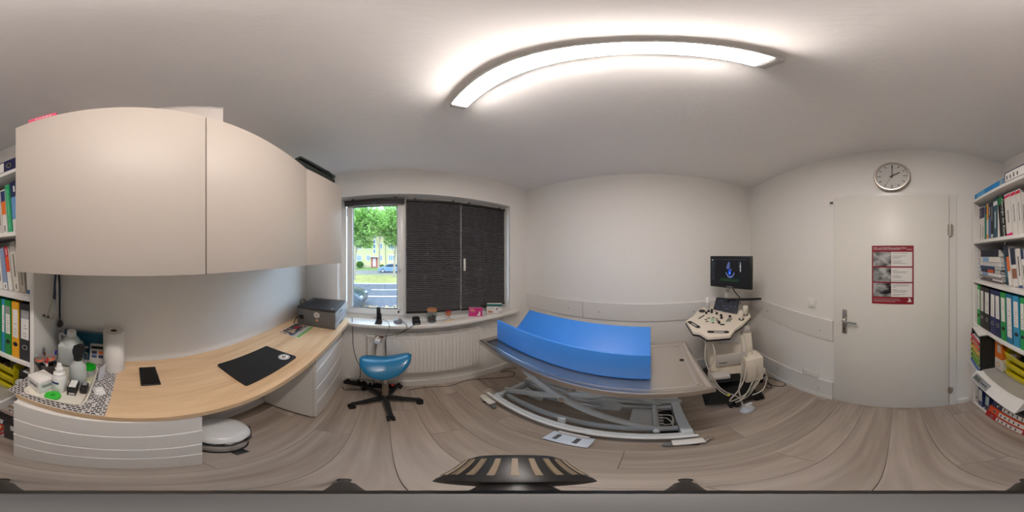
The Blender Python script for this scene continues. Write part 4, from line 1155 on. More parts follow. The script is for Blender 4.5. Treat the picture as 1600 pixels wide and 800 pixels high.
# yellow trays on the scale
M_yel = mat('yellow_plastic', c(222, 206, 30), .35, var=.03)
for k in range(3):
    lab = ['bottom yellow stacking tray on the scale', 'middle yellow stacking tray on the scale', 'top yellow stacking tray holding small dark items'][k]
    t = thing('stacking_tray', lab, 'tray', (.632, -.605, Z0 + .072 + k * .082), RAD(-3), 'yellow stacking trays')
    m = MB(); m.box(-.125, .125, -.16, .0, 0, .003)
    m.add([(-.125, .0, .0), (.125, .0, .0), (.13, .018, .062), (-.13, .018, .062), (-.125, -.003, .003), (.125, -.003, .003), (.13, .015, .062), (-.13, .015, .062)], [(0, 1, 2, 3), (4, 7, 6, 5), (0, 4, 5, 1), (1, 5, 6, 2), (2, 6, 7, 3), (3, 7, 4, 0)])
    m.box(-.128, -.125, -.16, .0, 0, .08); m.box(.125, .128, -.16, .0, 0, .08); m.box(-.125, .125, -.163, -.16, 0, .08)
    m.build('tray_shell', M_yel, t)
random.seed(21)
for k in range(6):
    t = thing('small_packet', ['grey', 'brown', 'dark', 'black', 'tan', 'pale'][k] + ' small packet lying in the top yellow tray', 'packet', (.55 + k * .034, -.66 + .03 * (k % 2), Z0 + .072 + .082 * 2 + .0035), RAD(random.uniform(-30, 30)))
    m = MB(); m.rbox(-.014, .014, -.025, .025, 0, .03 + .02 * random.random(), .004); m.build('wrapper', flat([(120, 116, 112), (92, 70, 56), (52, 48, 48), (26, 26, 28), (168, 140, 110), (206, 202, 196)][k], .5), t)
binder('black file with a round white label beside the yellow trays', .476, .066, .60, (24, 24, 26), lean=-4, yf=-.575, dep=.22, labspan=(.02, .03), hole=False, group=None).location = (.474, -.575, .6060)
o = bpy.data.objects['ring_binder']
t = thing('label_roll', 'round white sticker roll in front of the black file', 'roll', (.43, -.5685, .84), 0)
m = MB(); m.cyl((0, .0, 0), (0, .018, 0), .028, n=24); m.build('paper_roll', flat((196, 196, 196), .6), t)
m = MB(); m.cyl((0, .0182, 0), (0, .0190, 0), .010, n=16); m.build('core', flat((150, 140, 128), .8), t)
t = thing('catalogue_box', 'white catalogue box with red stripe under the scale', 'box', (.485, -.57, .44))
m = MB(); m.rbox(-.10, .10, -.19, .03, .03, .128, .002, 1); m.build('carton', flat((222, 218, 212)), t)
m = MB(); m.box(-.1002, .1002, -.1, .0305, .044, .054); m.build('red_stripe', flat((176, 52, 46)), t)
m = MB(); m.box(-.05, .10, -.1, .0303, .1283, .129); m.build('brown_tape', flat((186, 160, 132)), t)
text('lettering', 'PH', .045, M_ink, t, TR(.0, .0312, .084) @ RZ(180) @ RX(90), .0003)
text('lettering', 'KATALOG', .018, flat((70, 60, 60)), t, TR(.02, .0312, .063) @ RZ(180) @ RX(90), .0003)
t = thing('storage_case', 'black flat case under the catalogue box', 'case', (.60, -.575, .335), 0)
m = MB(); m.rbox(-.21, .20, -.2, .03, .0, .128, .01, 2); m.build('case_body', M_black, t)
m = MB(); m.rbox(-.06, .06, .0305, .036, .05, .075, .003); m.build('clasp', M_dark, t)
t = thing('catalogue_box', 'low dark carton with white label beside the lower drawers', 'box', (.455, -.57, .031), 0)
m = MB(); m.rbox(-.07, .06, -.2, .03, 0, .30, .002, 1); m.build('carton', flat((52, 52, 54)), t)
m = MB(); m.box(-.05, .02, .0302, .0310, .2, .28); m.build('label_sheet', M_paper, t)
def tilted(label, x0, x1, yf, zb, rgb, rx):
    t = thing('ring_binder', label, 'binder', ((x0 + x1) / 2, yf, zb), 0, 'lever arch files lying low in the bookshelf', rx=RAD(rx))
    L = (x1 - x0) / 2; th = .075; cm = flat(rgb, .4)
    m = MB(); m.box(-L, L, -.003, 0, 0, th); m.box(-L, L, -.2, -.003, 0, .0025); m.box(-L, L, -.2, -.003, th - .0025, th); m.build('cover', cm, t)
    m = MB(); m.box(-L + .01, L - .006, -.19, -.01, .004, th - .006); m.build('pages', M_paper, t)
    m = MB(); m.box(-L * .95, L * .35, .0001, .0007, th * .12, th * .88); lb = m.build('spine_label', M_paper, t)
    m = MB()
    for k in range(5): m.box(L * .25 - .008 - k * .036, L * .25 - k * .036, .0008, .0011, th * .25, th * .75)
    m.build('label_print', M_ink, lb)
    m = MB(); m.ring((L * .62, .0006, th / 2), .013, .002, 'y', 20, 6); rg = m.build('finger_ring', M_chrome, t)
    m = MB(); m.cyl((L * .62, .0001, th / 2), (L * .62, .0008, th / 2), .0115); m.build('finger_hole', M_black, rg)
    return t
tilted('red lever arch file lying low in front of the bookshelf', .535, .86, -.525, .067, (196, 26, 40), 10)
tilted('orange lever arch file lying above the red one', .535, .85, -.540, .146, (224, 86, 40), 10)
tilted('navy lever arch file lying above the orange one', .54, .84, -.562, .224, (38, 52, 100), 9)
binder('thick white box file standing low beside the door', 1.075, .040, .03, (214, 212, 206), h=.36, labspan=(.5, .52), ring=(90, 90, 90), group=None)
binder('blue lever arch file standing low with a white label', 1.030, .058, .03, (48, 70, 124), hole=False, labspan=(.30, .85), group=None)
binder('dark blue lever arch file standing low next to the lying files', .955, .052, .03, (30, 52, 96), hole=False, labspan=(.34, .80), lab=(190, 214, 214), lean=-3, group=None).location = (.945, -.57, .0345)

# stethoscope on the shelf side
t = thing('stethoscope', 'navy stethoscope hanging on the bookshelf side above the desk', 'stethoscope', (.3615, -.735, 1.2))
m = MB(); m.rbox(-.018, 0, -.008, .008, .255, .275, .002); m.cyl((-.002, 0, .262), (-.022, 0, .258), .004); m.build('hook', M_chrome, t)
M_nav = mat('navy_tube', c(22, 28, 66), .35)
m = MB(); m.tube([(-.014, .015, .185), (-.016, .012, .23), (-.016, .0, .27), (-.016, -.022, .262), (-.016, -.036, .21), (-.016, -.040, .12), (-.016, -.042, .0)], .0055, 10); m.build('tube', M_nav, t)
m = MB(); m.tube([(-.014, .015, .19), (-.016, .024, .165), (-.016, .03, .13)], .0045, 8); m.tube([(-.014, .013, .19), (-.016, .012, .15), (-.016, .016, .12)], .0045, 8); m.build('yoke', M_nav, t)
m = MB(); m.tube([(-.016, .03, .13), (-.012, .05, .10), (-.010, .09, .05), (-.014, .118, .068)], .0024, 8); m.tube([(-.016, .016, .12), (-.018, .02, .06), (-.02, .05, .03), (-.022, .095, .055)], .0024, 8); m.build('binaural', M_chrome, t)
m = MB(); m.ball((-.014, .121, .07), .007); m.ball((-.022, .099, .058), .007); m.build('ear_tip', flat((90, 84, 80)), t)
m = MB(); m.cyl((-.010, -.043, -.035), (-.022, -.043, -.035), .022, n=22); m.cyl((-.022, -.043, -.035), (-.030, -.043, -.035), .014, n=18); m.cyl((-.016, -.042, -.013), (-.016, -.042, .004), .006); m.build('chest_piece', mat('gunmetal', c(96, 94, 92), .3, .9), t)
# ------------------------------------------------------------------ things on the desk
def runner_mat():
    mm = bpy.data.materials.new('runner_weave'); mm.use_nodes = True
    nt = mm.node_tree; b = nt.nodes['Principled BSDF']; b.inputs['Roughness'].default_value = .7
    tc = nt.nodes.new('ShaderNodeTexCoord'); mp = nt.nodes.new('ShaderNodeMapping')
    mp.inputs['Rotation'].default_value = (0, 0, RAD(3))
    br = nt.nodes.new('ShaderNodeTexBrick')
    br.inputs['Color1'].default_value = c(30, 30, 32); br.inputs['Color2'].default_value = c(70, 68, 70); br.inputs['Mortar'].default_value = c(214, 208, 204)
    br.inputs['Scale'].default_value = 1; br.inputs['Mortar Size'].default_value = .0018; br.inputs['Brick Width'].default_value = .017; br.inputs['Row Height'].default_value = .0105; br.inputs['Bias'].default_value = -.2
    nz = nt.nodes.new('ShaderNodeTexNoise'); nz.inputs['Scale'].default_value = 60
    cr = nt.nodes.new('ShaderNodeValToRGB'); cr.color_ramp.elements[0].position = .57; cr.color_ramp.elements[1].position = .60
    mx = nt.nodes.new('ShaderNodeMix'); mx.data_type = 'RGBA'; mx.inputs[7].default_value = c(206, 200, 196)
    nt.links.new(tc.outputs['Object'], mp.inputs[0]); nt.links.new(mp.outputs[0], br.inputs[0]); nt.links.new(mp.outputs[0], nz.inputs[0])
    nt.links.new(nz.outputs['Fac'], cr.inputs[0]); nt.links.new(cr.outputs[0], mx.inputs[0]); nt.links.new(br.outputs['Color'], mx.inputs[6]); nt.links.new(mx.outputs[2], b.inputs['Base Color'])
    return mm
t = thing('table_runner', 'black and white woven pattern runner across the desk', 'runner', (.2, -.6, DZ + .0004))
m = MB(); m.prism([(x - .2, y + .6) for x, y in [(.345, -.815), (.345, -.56), (.395, -.56), (.395, -.4315), (.06, -.411), (.045, -.815)]], 0, .0012); m.build('cloth', runner_mat(), t)
RZ0 = DZ + .0018
t = thing('serving_tray', 'cream plastic tray holding bottles on the patterned runner', 'tray', (.236, -.588, RZ0), RAD(2))
def rrect(w, h, r, n=6):
    out = []
    for cx, cy, a0 in ((w - r, h - r, 0), (-w + r, h - r, 90), (-w + r, -h + r, 180), (w - r, -h + r, 270)):
        for k in range(n + 1):
            a = RAD(a0 + 90 * k / n); out.append((cx + r * math.cos(a), cy + r * math.sin(a)))
    return out
m = MB(); n = 28
rings = [(rrect(.095, .133, .022), .0), (rrect(.098, .136, .024), .004), (rrect(.106, .144, .028), .016), (rrect(.109, .147, .03), .016), (rrect(.108, .146, .03), .0185), (rrect(.104, .142, .028), .0185), (rrect(.094, .132, .022), .0045), (rrect(.05, .08, .02), .0045)]
vs = []; fs = []
for poly, z in rings: vs += [(x, y, z) for x, y in poly]
k_ = len(rings[0][0])
for i in range(len(rings) - 1):
    for k in range(k_): fs.append((i * k_ + k, i * k_ + (k + 1) % k_, (i + 1) * k_ + (k + 1) % k_, (i + 1) * k_ + k))
fs += [list(range(k_))[::-1], list(range(len(vs) - k_, len(vs)))]
m.add(vs, fs, True); m.build('tray_shell', mat('tray_cream', c(228, 222, 208), .4), t)
TZ0 = RZ0 + .0052
# swab box
t = thing('swab_box', 'white square gauze swab box on the tray', 'box', (.300, -.512, TZ0), RAD(-24))
m = MB(); m.rbox(-.037, .037, -.037, .037, 0, .075, .002, 1); m.build('carton', mat('carton_white', c(228, 226, 222), .6), t)
m = MB(); m.prism([(-.037, -.037), (.037, -.037), (.037, .037), (-.037, .037)], .0755, .079); m.ball((0, 0, .079), (.032, .032, .008)); m.build('swabs', mat('gauze', c(236, 232, 226), .9, bump=.4), t)
m = MB(); m.prism([(-.02, 0), (.02, 0), (.026, .018), (-.026, .018)], .0002, .0009, M=TR(0, .0372, .038) @ RX(90)); m.prism([(-.02, 0), (.02, 0), (.026, .018), (-.026, .018)], .0002, .0009, M=TR(-.0372, 0, .038) @ RZ(90) @ RX(90)); m.build('printed_patch', flat((186, 190, 192)), t)
# dispensing bottle
t = thing('gel_bottle', 'small white squeeze bottle with stepped cap on the tray', 'bottle', (.237, -.528, TZ0))
m = MB(); m.lathe([(0, 0), (.025, 0), (.0265, .004), (.0265, .088), (.024, .098), (.017, .108), (0, .108)], 28); m.build('bottle_body', mat('bottle_white', c(234, 232, 228), .3), t)
m = MB(); m.lathe([(0, .1085), (.021, .1085), (.0215, .116), (.013, .122), (.012, .138), (.016, .142), (.0115, .146), (.008, .168), (.0055, .17), (0, .17)], 24); m.build('nozzle_cap', MATS['bottle_white'], t)
m = MB(); m.add([(.0268 * math.cos(RAD(a)), .0268 * math.sin(RAD(a)), z) for z in (.060, .074) for a in range(20, 111, 10)], [(i, i + 1, i + 11, i + 10) for i in range(9)], True); m.build('label_band', flat((40, 56, 110)), t)
m = MB()
for j in range(4): m.add([(.0268 * math.cos(RAD(a)), .0268 * math.sin(RAD(a)), z) for z in (.022 + j * .009, .0245 + j * .009) for a in range(40, 111 - j * 8, 10)], [(i, i + 1, i + 1 + len(range(40, 111 - j * 8, 10)), i + len(range(40, 111 - j * 8, 10))) for i in range(len(range(40, 111 - j * 8, 10)) - 1)], True)
m.build('label_print', flat((140, 140, 146)), t)
# spray bottle
M_clr = mat('frosted_plastic', c(208, 214, 212), .3, trans=.25)
t = thing('spray_bottle', 'translucent spray bottle with black trigger head on the tray', 'spray bottle', (.192, -.605, TZ0), RAD(200))
m = MB(); m.lathe([(0, 0), (.031, 0), (.034, .005), (.034, .105), (.031, .122), (.016, .140), (.014, .150), (0, .150)], 28); m.build('bottle_body', M_clr, t)
m = MB(); m.lathe([(0, .1505), (.0165, .1505), (.0165, .172), (0, .172)], 20)
m.prism([(-.016, .170), (.018, .170), (.020, .195), (.030, .212), (.026, .228), (.006, .232), (-.016, .222), (-.022, .200)], -.012, .012, M=RX(90)); m.build('spray_head', M_black, t)
m = MB(); m.tube([(.018, 0, .195), (.033, 0, .185), (.034, 0, .165), (.028, 0, .15)], .005, 8); m.build('trigger', M_dark, t)
m = MB(); m.cyl((.026, 0, .218), (.040, 0, .218), .006); m.build('nozzle', M_dark, t)
# canister
t = thing('canister', 'large translucent canister with handle behind the spray bottle', 'canister', (.272, -.735, RZ0 + .0195), RAD(0))
m = MB(); m.rbox(-.058, .052, -.05, .045, 0, .15, .022, 4); m.lathe([(.045, .135), (.042, .16), (.03, .18), (.022, .188), (0, .188)], 24, o=(-.006, -.002, 0)); m.build('canister_body', mat('canister_plastic', c(214, 218, 216), .35, trans=.2), t)
m = MB(); m.lathe([(0, .1885), (.023, .1885), (.024, .192), (.022, .216), (.02, .219), (0, .219)], 22, o=(-.006, -.002, 0)); m.build('screw_cap', mat('cap_white', c(232, 232, 230), .35), t)
m = MB(); m.tube([(.018, 0, .178), (.045, 0, .190), (.055, 0, .175), (.048, 0, .135)], .007, 8); m.build('handle', MATS['canister_plastic'], t)
# pen cup with contents
PX, PY = .316, -.596
t = thing('pen_cup', 'dark pen cup on the tray beside the bookshelf', 'pen cup', (PX, PY, TZ0))
m = MB(); m.lathe([(0, 0), (.034, 0), (.036, .10), (.033, .10), (.031, .005), (0, .005)], 24); m.build('cup_shell', mat('cup_dark', c(70, 62, 58), .5), t)
def stick(name, label, cat, dx, dy, tx, ty, L, parts):
    d = Vector((tx, ty, 1)).normalized()
    t = thing(name, label, cat, (PX + dx, PY + dy, TZ0 + .0065))
    for nm, a, b, r, r2, mt in parts:
        q = MB(); q.cyl(d * (L * a), d * (L * b), r, r2, n=10); q.build(nm, mt, t)
    return t
stick('ballpoint_pen', 'blue capped ballpoint pen in the pen cup', 'pen', -.012, -.004, -.14, .06, .185, [('barrel', 0, .7, .004, .004, flat((40, 50, 130))), ('cap', .7, 1, .0048, .004, flat((24, 40, 170)))])
stick('ballpoint_pen', 'black ballpoint pen in the pen cup', 'pen', -.016, .008, -.12, -.02, .18, [('barrel', 0, .75, .004, .004, M_black), ('tip', .75, 1, .004, .002, M_dark)])
stick('ballpoint_pen', 'copper coloured metal pen in the pen cup', 'pen', .006, .0, .03, .10, .20, [('barrel', 0, .85, .0042, .0042, flat((150, 104, 70), .3, metal=.7)), ('clicker', .85, 1, .003, .003, M_chrome)])
stick('ballpoint_pen', 'white and red capped marker in the pen cup', 'pen', -.002, .014, -.05, .13, .155, [('barrel', 0, .75, .005, .005, flat((230, 228, 224))), ('cap', .75, 1, .0056, .005, flat((200, 40, 36)))])
stick('text_marker', 'mint green highlighter in the pen cup', 'marker', .014, .012, .10, .20, .16, [('barrel', 0, .7, .006, .006, M_black), ('cap', .7, 1, .0066, .006, flat((150, 208, 186)))])
stick('ballpoint_pen', 'navy pen with round top in the pen cup', 'pen', .014, -.010, .10, -.02, .165, [('barrel', 0, .8, .0045, .0045, flat((36, 44, 100))), ('top', .8, 1, .007, .006, flat((32, 38, 96)))])
t = thing('scissors', 'scissors with grey and orange handles in the pen cup', 'scissors', (PX + .006, PY + .002, TZ0 + .0065), RAD(35), rx=RAD(-12), ry=RAD(4))
m = MB(); m.box(-.005, .005, -.001, .001, 0, .115); m.box(-.004, .006, .0012, .0032, 0, .115); m.build('blade', M_steel, t)
for s in (-1, 1):
    m = MB(); m.ring((s * .022, .001, .148), .020, .006, 'y', 20, 8, M=Matrix.Scale(1, 4)); m.tube([(s * .004, .001, .11), (s * .012, .001, .130)], .006, 8, 1); q = m.build('handle', flat((128, 122, 120), .6), t)
    m = MB(); m.ring((s * .022, .001, .148), .016, .005, 'y', 20, 8); m.build('handle_grip', flat((214, 96, 56), .6), q)
# small things at the front of the tray
t = thing('tape_roll', 'bright green plastic ring lying at the tray front', 'tape', (.236, -.474, TZ0))
m = MB(); m.lathe([(.0085, 0), (.026, 0), (.0275, .002), (.0275, .011), (.026, .013), (.0085, .013), (.0085, 0)], 28); m.build('ring_body', mat('tape_green', c(60, 190, 60), .3), t)
m = MB(); m.lathe([(.0275, .0035), (.0279, .0035), (.0279, .0095), (.0275, .0095)], 28); m.build('label_edge', flat((40, 150, 50)), t)
t = thing('self_inking_stamp', 'black stamp with white label on top, upright on the tray', 'stamp', (.187, -.535, TZ0), RAD(6))
m = MB(); m.rbox(-.017, .017, -.030, .024, .014, .050, .003); m.build('case', M_black, t)
m = MB(); m.box(-.0125, .0125, -.027, .021, .0502, .0510); m.build('label', M_paper, t)
m = MB(); m.box(-.015, -.012, -.026, .03, 0, .0135); m.box(.012, .015, -.026, .03, 0, .0135); m.box(-.015, .015, .028, .03, 0, .003); m.build('frame', M_dark, t)
t = thing('self_inking_stamp', 'small rounded black stamp with grey window on the tray', 'stamp', (.150, -.548, TZ0), RAD(3))
m = MB(); m.rbox(-.013, .013, -.026, .026, 0, .044, .009, 3); m.build('case', M_black, t)
m = MB(); m.rbox(-.008, .008, -.024, .004, .0442, .0452, .001, 1); m.build('window', flat((150, 150, 150), .3), t)
t = thing('lidded_pot', 'small clear pot with bright green lid on the tray', 'pot', (.163, -.672, TZ0))
m = MB(); m.lathe([(0, 0), (.022, 0), (.026, .052), (0, .052)], 24); m.build('pot_body', M_clr, t)
m = MB(); m.lathe([(0, .0525), (.029, .0525), (.029, .064), (.027, .067), (0, .067)], 24); m.build('lid', mat('lid_green', c(20, 165, 30), .35), t)
t = thing('memo_cards', 'cream printed card lying at the back of the tray', 'card', (.150, -.694 + .05, TZ0), RAD(-5))
m = MB(); m.box(-.012, .02, -.02, .03, 0, .002); m.build('card_sheet', flat((226, 220, 186)), t)
m = MB()
for k in range(4): m.box(-.008, .016, -.014 + k * .010, -.011 + k * .010, .0021, .0024)
m.build('print_lines', M_ink, t)
t = thing('correction_roller', 'white tape dispenser on the patterned runner', 'dispenser', (.100, -.555, RZ0), RAD(25))
m = MB(); m.rbox(-.020, .020, -.026, .022, 0, .012, .006, 3); m.rbox(-.016, .016, -.018, .016, .0125, .024, .008, 3); m.build('case', mat('dispenser_white', c(232, 230, 226), .3), t)
m = MB(); m.rbox(-.006, .006, .022, .032, .001, .006, .002); m.build('tip', M_clr, t)
# things against the wall
t = thing('document_folder', 'petrol blue folder standing against the wall behind the bottles', 'folder', (.20, -.826, DZ + .0018), 0, rx=RAD(-4))
m = MB(); m.rbox(-.12, .13, -.0, .004, 0, .205, .001, 1); m.rbox(-.12, .13, .0065, .010, 0, .20, .001, 1); m.build('folder_cover', mat('folder_petrol', c(18, 84, 112), .45), t)
m = MB(); m.box(-.117, .127, .0042, .0063, .002, .2); m.build('papers', M_paper, t)
t = thing('handheld_device', 'grey handheld device with dark display and coloured buttons', 'device', (.148, -.790, DZ + .0018), RAD(180), rx=0)
m = MB(); m.rbox(-.042, .042, -.012, .012, 0, .135, .006, 2, M=RX(-8)); m.build('case', flat((206, 202, 194), .45), t)
m = MB(); m.box(-.034, .034, -.0135, -.0122, .105, .122, M=RX(-8)); m.build('display', M_black, t)
for i, rgb in enumerate(((60, 66, 96), (232, 110, 60), (70, 90, 130), (60, 66, 96))):
    m = MB(); m.rbox(-.030 + (i % 2) * .034, -.004 + (i % 2) * .034, -.0145, -.0122, .072 - (i // 2) * .026, .092 - (i // 2) * .026, .001, 1, M=RX(-8)); m.build('button', flat(rgb), t)
t = thing('info_card', 'small white card with a photo leaning at the wall', 'card', (.100, -.778, DZ + .0018), RAD(180), rx=0)
m = MB(); m.box(-.024, .024, 0, .001, 0, .07, M=RX(-10)); m.build('card_sheet', M_paper, t)
m = MB(); m.box(-.018, .018, -.0006, -.0001, .02, .05, M=RX(-10)); m.build('printed_photo', flat((150, 150, 170)), t)
m = MB(); m.box(-.018, .018, -.0006, -.0001, .008, .011, M=RX(-10)); m.build('print_line', flat((190, 60, 60)), t)
t = thing('card_stand', 'clear acrylic stand with white sheet beside the paper roll', 'stand', (.112, -.655, RZ0), RAD(70))
m = MB(); m.box(-.03, .03, 0, .0015, 0, .105, M=RX(-6)); m.build('acrylic_sheet', glass('acrylic', (.85, .85, .9, 1), .12), t)
m = MB(); m.box(-.028, .028, .0018, .0026, .004, .10, M=RX(-6)); m.build('paper_insert', flat((214, 212, 222), .6), t)
t = thing('paper_towel_roll', 'white paper towel roll standing at the wall', 'paper roll', (.066, -.757, RZ0))
m = MB(); m.lathe([(.016, 0), (.049, 0), (.050, .003), (.050, .247), (.048, .25), (.016, .25), (.016, 0)], 32); m.build('paper_layers', mat('towel_paper', c(228, 224, 218), .9, bump=.3, bscale=200), t)
m = MB(); m.lathe([(.0130, .001), (.0158, .001), (.0158, .249), (.0130, .249), (.0130, .001)], 20); m.build('cardboard_core', flat((110, 84, 66), .9), t)
# phone, pad, magazine
t = thing('smartphone', 'black smartphone lying on the oak desk', 'phone', (-.088, -.680, DZ + .0005), RAD(-1))
m = MB(); m.rbox(-.0385, .0385, -.076, .076, 0, .009, .004, 3); m.build('case', M_black, t)
m = MB(); m.rbox(-.035, .035, -.072, .072, .0092, .0098, .0003, 1); m.build('screen', mat('phone_glass', c(14, 14, 16), .12), t)
m = MB(); m.rbox(-.0395, -.0386, -.01, .02, .003, .006, .0004, 1); m.build('side_button', M_dark, t)
t = thing('desk_pad', 'flat black desk pad with round emblem on the oak desk', 'pad', (-.577, -.557, DZ + .0005), RAD(-1.5))
m = MB(); m.prism(rrect(.172, .108, .008), 0, .011); m.build('pad_body', mat('pad_black', c(20, 20, 21), .6, bump=.15, bscale=250), t)
em = TR(-.128, .058, .0112)
m = MB(); m.cyl((0, 0, 0), (0, 0, .0006), .030, n=36, M=em); bd = m.build('emblem', M_paper, t)
m = MB(); m.ring((0, 0, .0007), .0245, .0016, 'z', 36, 6, M=em); m.build('emblem_ring', M_ink, bd)
m = MB(); m.prism([(-.010, -.012), (.011, -.011), (.013, .004), (.006, .012), (-.004, .009), (-.013, .002)], .0007, .0011, M=em); m.build('emblem_figure', flat((90, 60, 62)), bd)
m = MB(); m.prism([(-.004, -.005), (.005, -.005), (.004, .004), (-.004, .004)], .0012, .0015, M=em); m.build('emblem_spot', flat((226, 216, 206)), bd)
t = thing('magazine', 'magazine with dark photo cover and green stripe beside the printer', 'magazine', (-1.095, -.646, DZ + .0005), RAD(-2))
m = MB(); m.box(-.112, .112, -.085, .085, 0, .005); m.build('pages', M_paper, t)
def cover_mat():
    mm = bpy.data.materials.new('magazine_photo'); mm.use_nodes = True
    nt = mm.node_tree; b = nt.nodes['Principled BSDF']; b.inputs['Roughness'].default_value = .3
    tc = nt.nodes.new('ShaderNodeTexCoord'); nz = nt.nodes.new('ShaderNodeTexNoise'); nz.inputs['Scale'].default_value = 28
    cr = nt.nodes.new('ShaderNodeValToRGB'); e = cr.color_ramp.elements; e[0].position = .42; e[0].color = c(36, 40, 50); e[1].position = .62; e[1].color = c(190, 160, 130)
    x = e.new(.52); x.color = c(70, 76, 92)
    nt.links.new(tc.outputs['Object'], nz.inputs[0]); nt.links.new(nz.outputs['Fac'], cr.inputs[0]); nt.links.new(cr.outputs[0], b.inputs['Base Color'])
    return mm
m = MB(); m.box(-.111, .111, -.084, .030, .0052, .0056); m.build('cover_photo', cover_mat(), t)
m = MB(); m.box(-.111, .111, .030, .067, .0052, .0056); m.build('cover_band', flat((176, 182, 180), .35), t)
m = MB(); m.box(-.111, .111, .067, .084, .0052, .0056); m.build('green_stripe', flat((96, 170, 40), .35), t)
m = MB(); m.ball((-.04, -.03, .0057), (.030, .020, .0006), 14); m.build('red_motif', flat((160, 24, 32), .35), t)

# printer
pr = thing('laser_printer', 'dark grey laser printer on the desk by the window', 'printer', (-1.388, -.545, DZ + .0005))
M_pg = mat('printer_grey', c(98, 96, 96), .5, var=.05)
M_pd = mat('printer_dark', c(44, 45, 48), .45)
w, d_, h_ = .167, .172, .158
m = MB(); m.rbox(-w, w, -d_, d_ - .008, 0, h_, .006); m.build('housing', M_pg, pr)
m = MB(); m.rbox(-w - .001, w + .002, -d_ - .001, d_ - .004, h_ + .0005, h_ + .022, .006); m.build('top_cover', M_pd, pr)
m = MB(); m.box(-w * .62, w * .62, -d_ * .7, d_ * .25, h_ + .0222, h_ + .0235); m.build('output_tray', mat('tray_dark', c(28, 28, 30), .5), pr)
m = MB(); m.box(-w * .62, w * .62, -d_ * .74, -d_ * .6, h_ + .0236, h_ + .030); m.build('paper_stop', M_pd, pr)
m = MB(); m.rbox(-w + .001, w - .001, d_ - .0078, d_, .066, h_ - .002, .003); fp = m.build('front_cover', mat('printer_front', c(150, 152, 156), .45), pr)
m = MB(); m.rbox(-w + .001, w - .001, d_ - .0078, d_, .004, .062, .003); pt = m.build('paper_drawer', MATS['printer_front'], pr)
m = MB(); m.box(-.05, .05, d_ + .0002, d_ + .0012, .004, .020); m.build('drawer_grip', M_black, pt)
m = MB(); m.box(-.03, .06, d_ + .0002, d_ + .0010, .122, .132); m.build('slot', M_black, fp)
m = MB(); m.cyl((w + .0003, .01, .118), (w + .0010, .01, .118), .027, n=30); s_ = m.build('round_sticker', flat((196, 192, 186)), pr)
m = MB(); m.box(w + .0011, w + .0014, -.004, .018, .112, .116); m.box(w + .0011, w + .0014, .0, .016, .120, .124); m.build('sticker_print', flat((150, 146, 142)), s_)
m = MB(); m.cyl((w + .0003, .012, .070), (w + .0010, .012, .070), .011, n=20); m.build('round_sticker', flat((226, 140, 122)), pr)
m = MB(); m.cyl((w - .035, d_ - .04, h_ + .0222), (w - .035, d_ - .04, h_ + .0235), .010, n=14); m.build('button', flat((170, 172, 172)), pr)
m = MB(); m.rbox(w + .0003, w + .004, -.15, -.11, .06, .10, .002); m.build('power_socket', M_black, pr)
m = MB(); m.tube([(w + .006, -.13, .08), (w + .03, -.15, .09), (w + .045, -.17, .05), (w + .03, -.19, .012), (w + .012, -.2, .01)], .0038, 8); m.tube([(.10, -d_ - .004, h_ + .01), (.08, -d_ - .02, h_ + .045), (.02, -d_ - .02, h_ + .05), (.0, -d_ - .006, h_ + .01)], .0038, 8); m.build('cable', M_rubber, pr)

# ------------------------------------------------------------------ things on the window sill
SZ = OZ0 + .0355
def sill(name, label, cat, y, off, rz=0, group=None):
    x = (y + .835) / math.cos(FW.a - math.pi / 2)
    return thing(name, label, cat, FW.at(x, off, SZ), FW.a + RAD(rz), group)
t = sill('clipper_charger', 'black clipper standing in its charging dock on the sill', 'clipper', -.045, -.045)
m = MB(); m.add([(-.032, -.04, 0), (.032, -.04, 0), (.032, .03, 0), (-.032, .03, 0), (-.02, -.02, .03), (.024, -.02, .05), (.024, .02, .05), (-.02, .02, .05)], [(0, 3, 2, 1), (4, 5, 6, 7), (0, 1, 5, 4), (1, 2, 6, 5), (2, 3, 7, 6), (3, 0, 4, 7)]); m.build('dock', M_black, t)
m = MB(); m.rbox(-.017, .017, -.016, .016, .045, .165, .006); m.build('clipper_body', M_black, t)
m = MB(); m.rbox(-.013, .013, -.018, -.0162, .125, .155, .003); m.build('clipper_plate', M_dark, t)
m = MB(); m.rbox(.0175, .028, -.012, .012, .05, .10, .004); m.build('blade_guard', M_dark, t)
t = sill('clipper_dock', 'grey round charging base with white trimmer on the sill', 'charger', .13, -.03)
m = MB(); m.lathe([(0, 0), (.038, 0), (.040, .004), (.038, .030), (.030, .038), (0, .040)], 28); m.build('base', flat((120, 124, 134), .4), t)
m = MB(); m.lathe([(0, .0385), (.014, .0385), (.014, .052), (.010, .055), (0, .055)], 16); m.build('holder', M_white, t)
m = MB(); m.cyl((0, 0, .05), (.004, 0, .105), .009); m.build('trimmer_body', M_white, t)
m = MB(); m.cyl((.004, 0, .105), (.006, 0, .122), .008); m.build('trimmer_neck', M_black, t)
m = MB(); m.tube([(.006, 0, .120), (.008, 0, .142), (.020, 0, .146), (.026, 0, .132)], .004, 8); m.build('trimmer_loop', flat((200, 200, 202)), t)
t = sill('battery_charger', 'small black charger box on the sill', 'charger', .293, -.055, 4)
m = MB(); m.rbox(-.034, .034, -.04, .04, 0, .045, .006); m.build('case', M_black, t)
m = MB(); m.rbox(-.032, .032, -.01, .038, .0455, .062, .005); m.build('charging_bay', M_black, t)
m = MB(); m.rbox(-.018, .018, -.0412, -.0402, .012, .018, .0008, 1)
for k in range(3): m.cyl((-.012 + k * .012, -.020, .0452), (-.012 + k * .012, -.020, .0462), .003, n=8)
m.build('indicator', flat((170, 170, 170)), t)
t = sill('storage_jar', 'glass jar with wooden lid and brown treats on the sill', 'jar', .44, -.04)
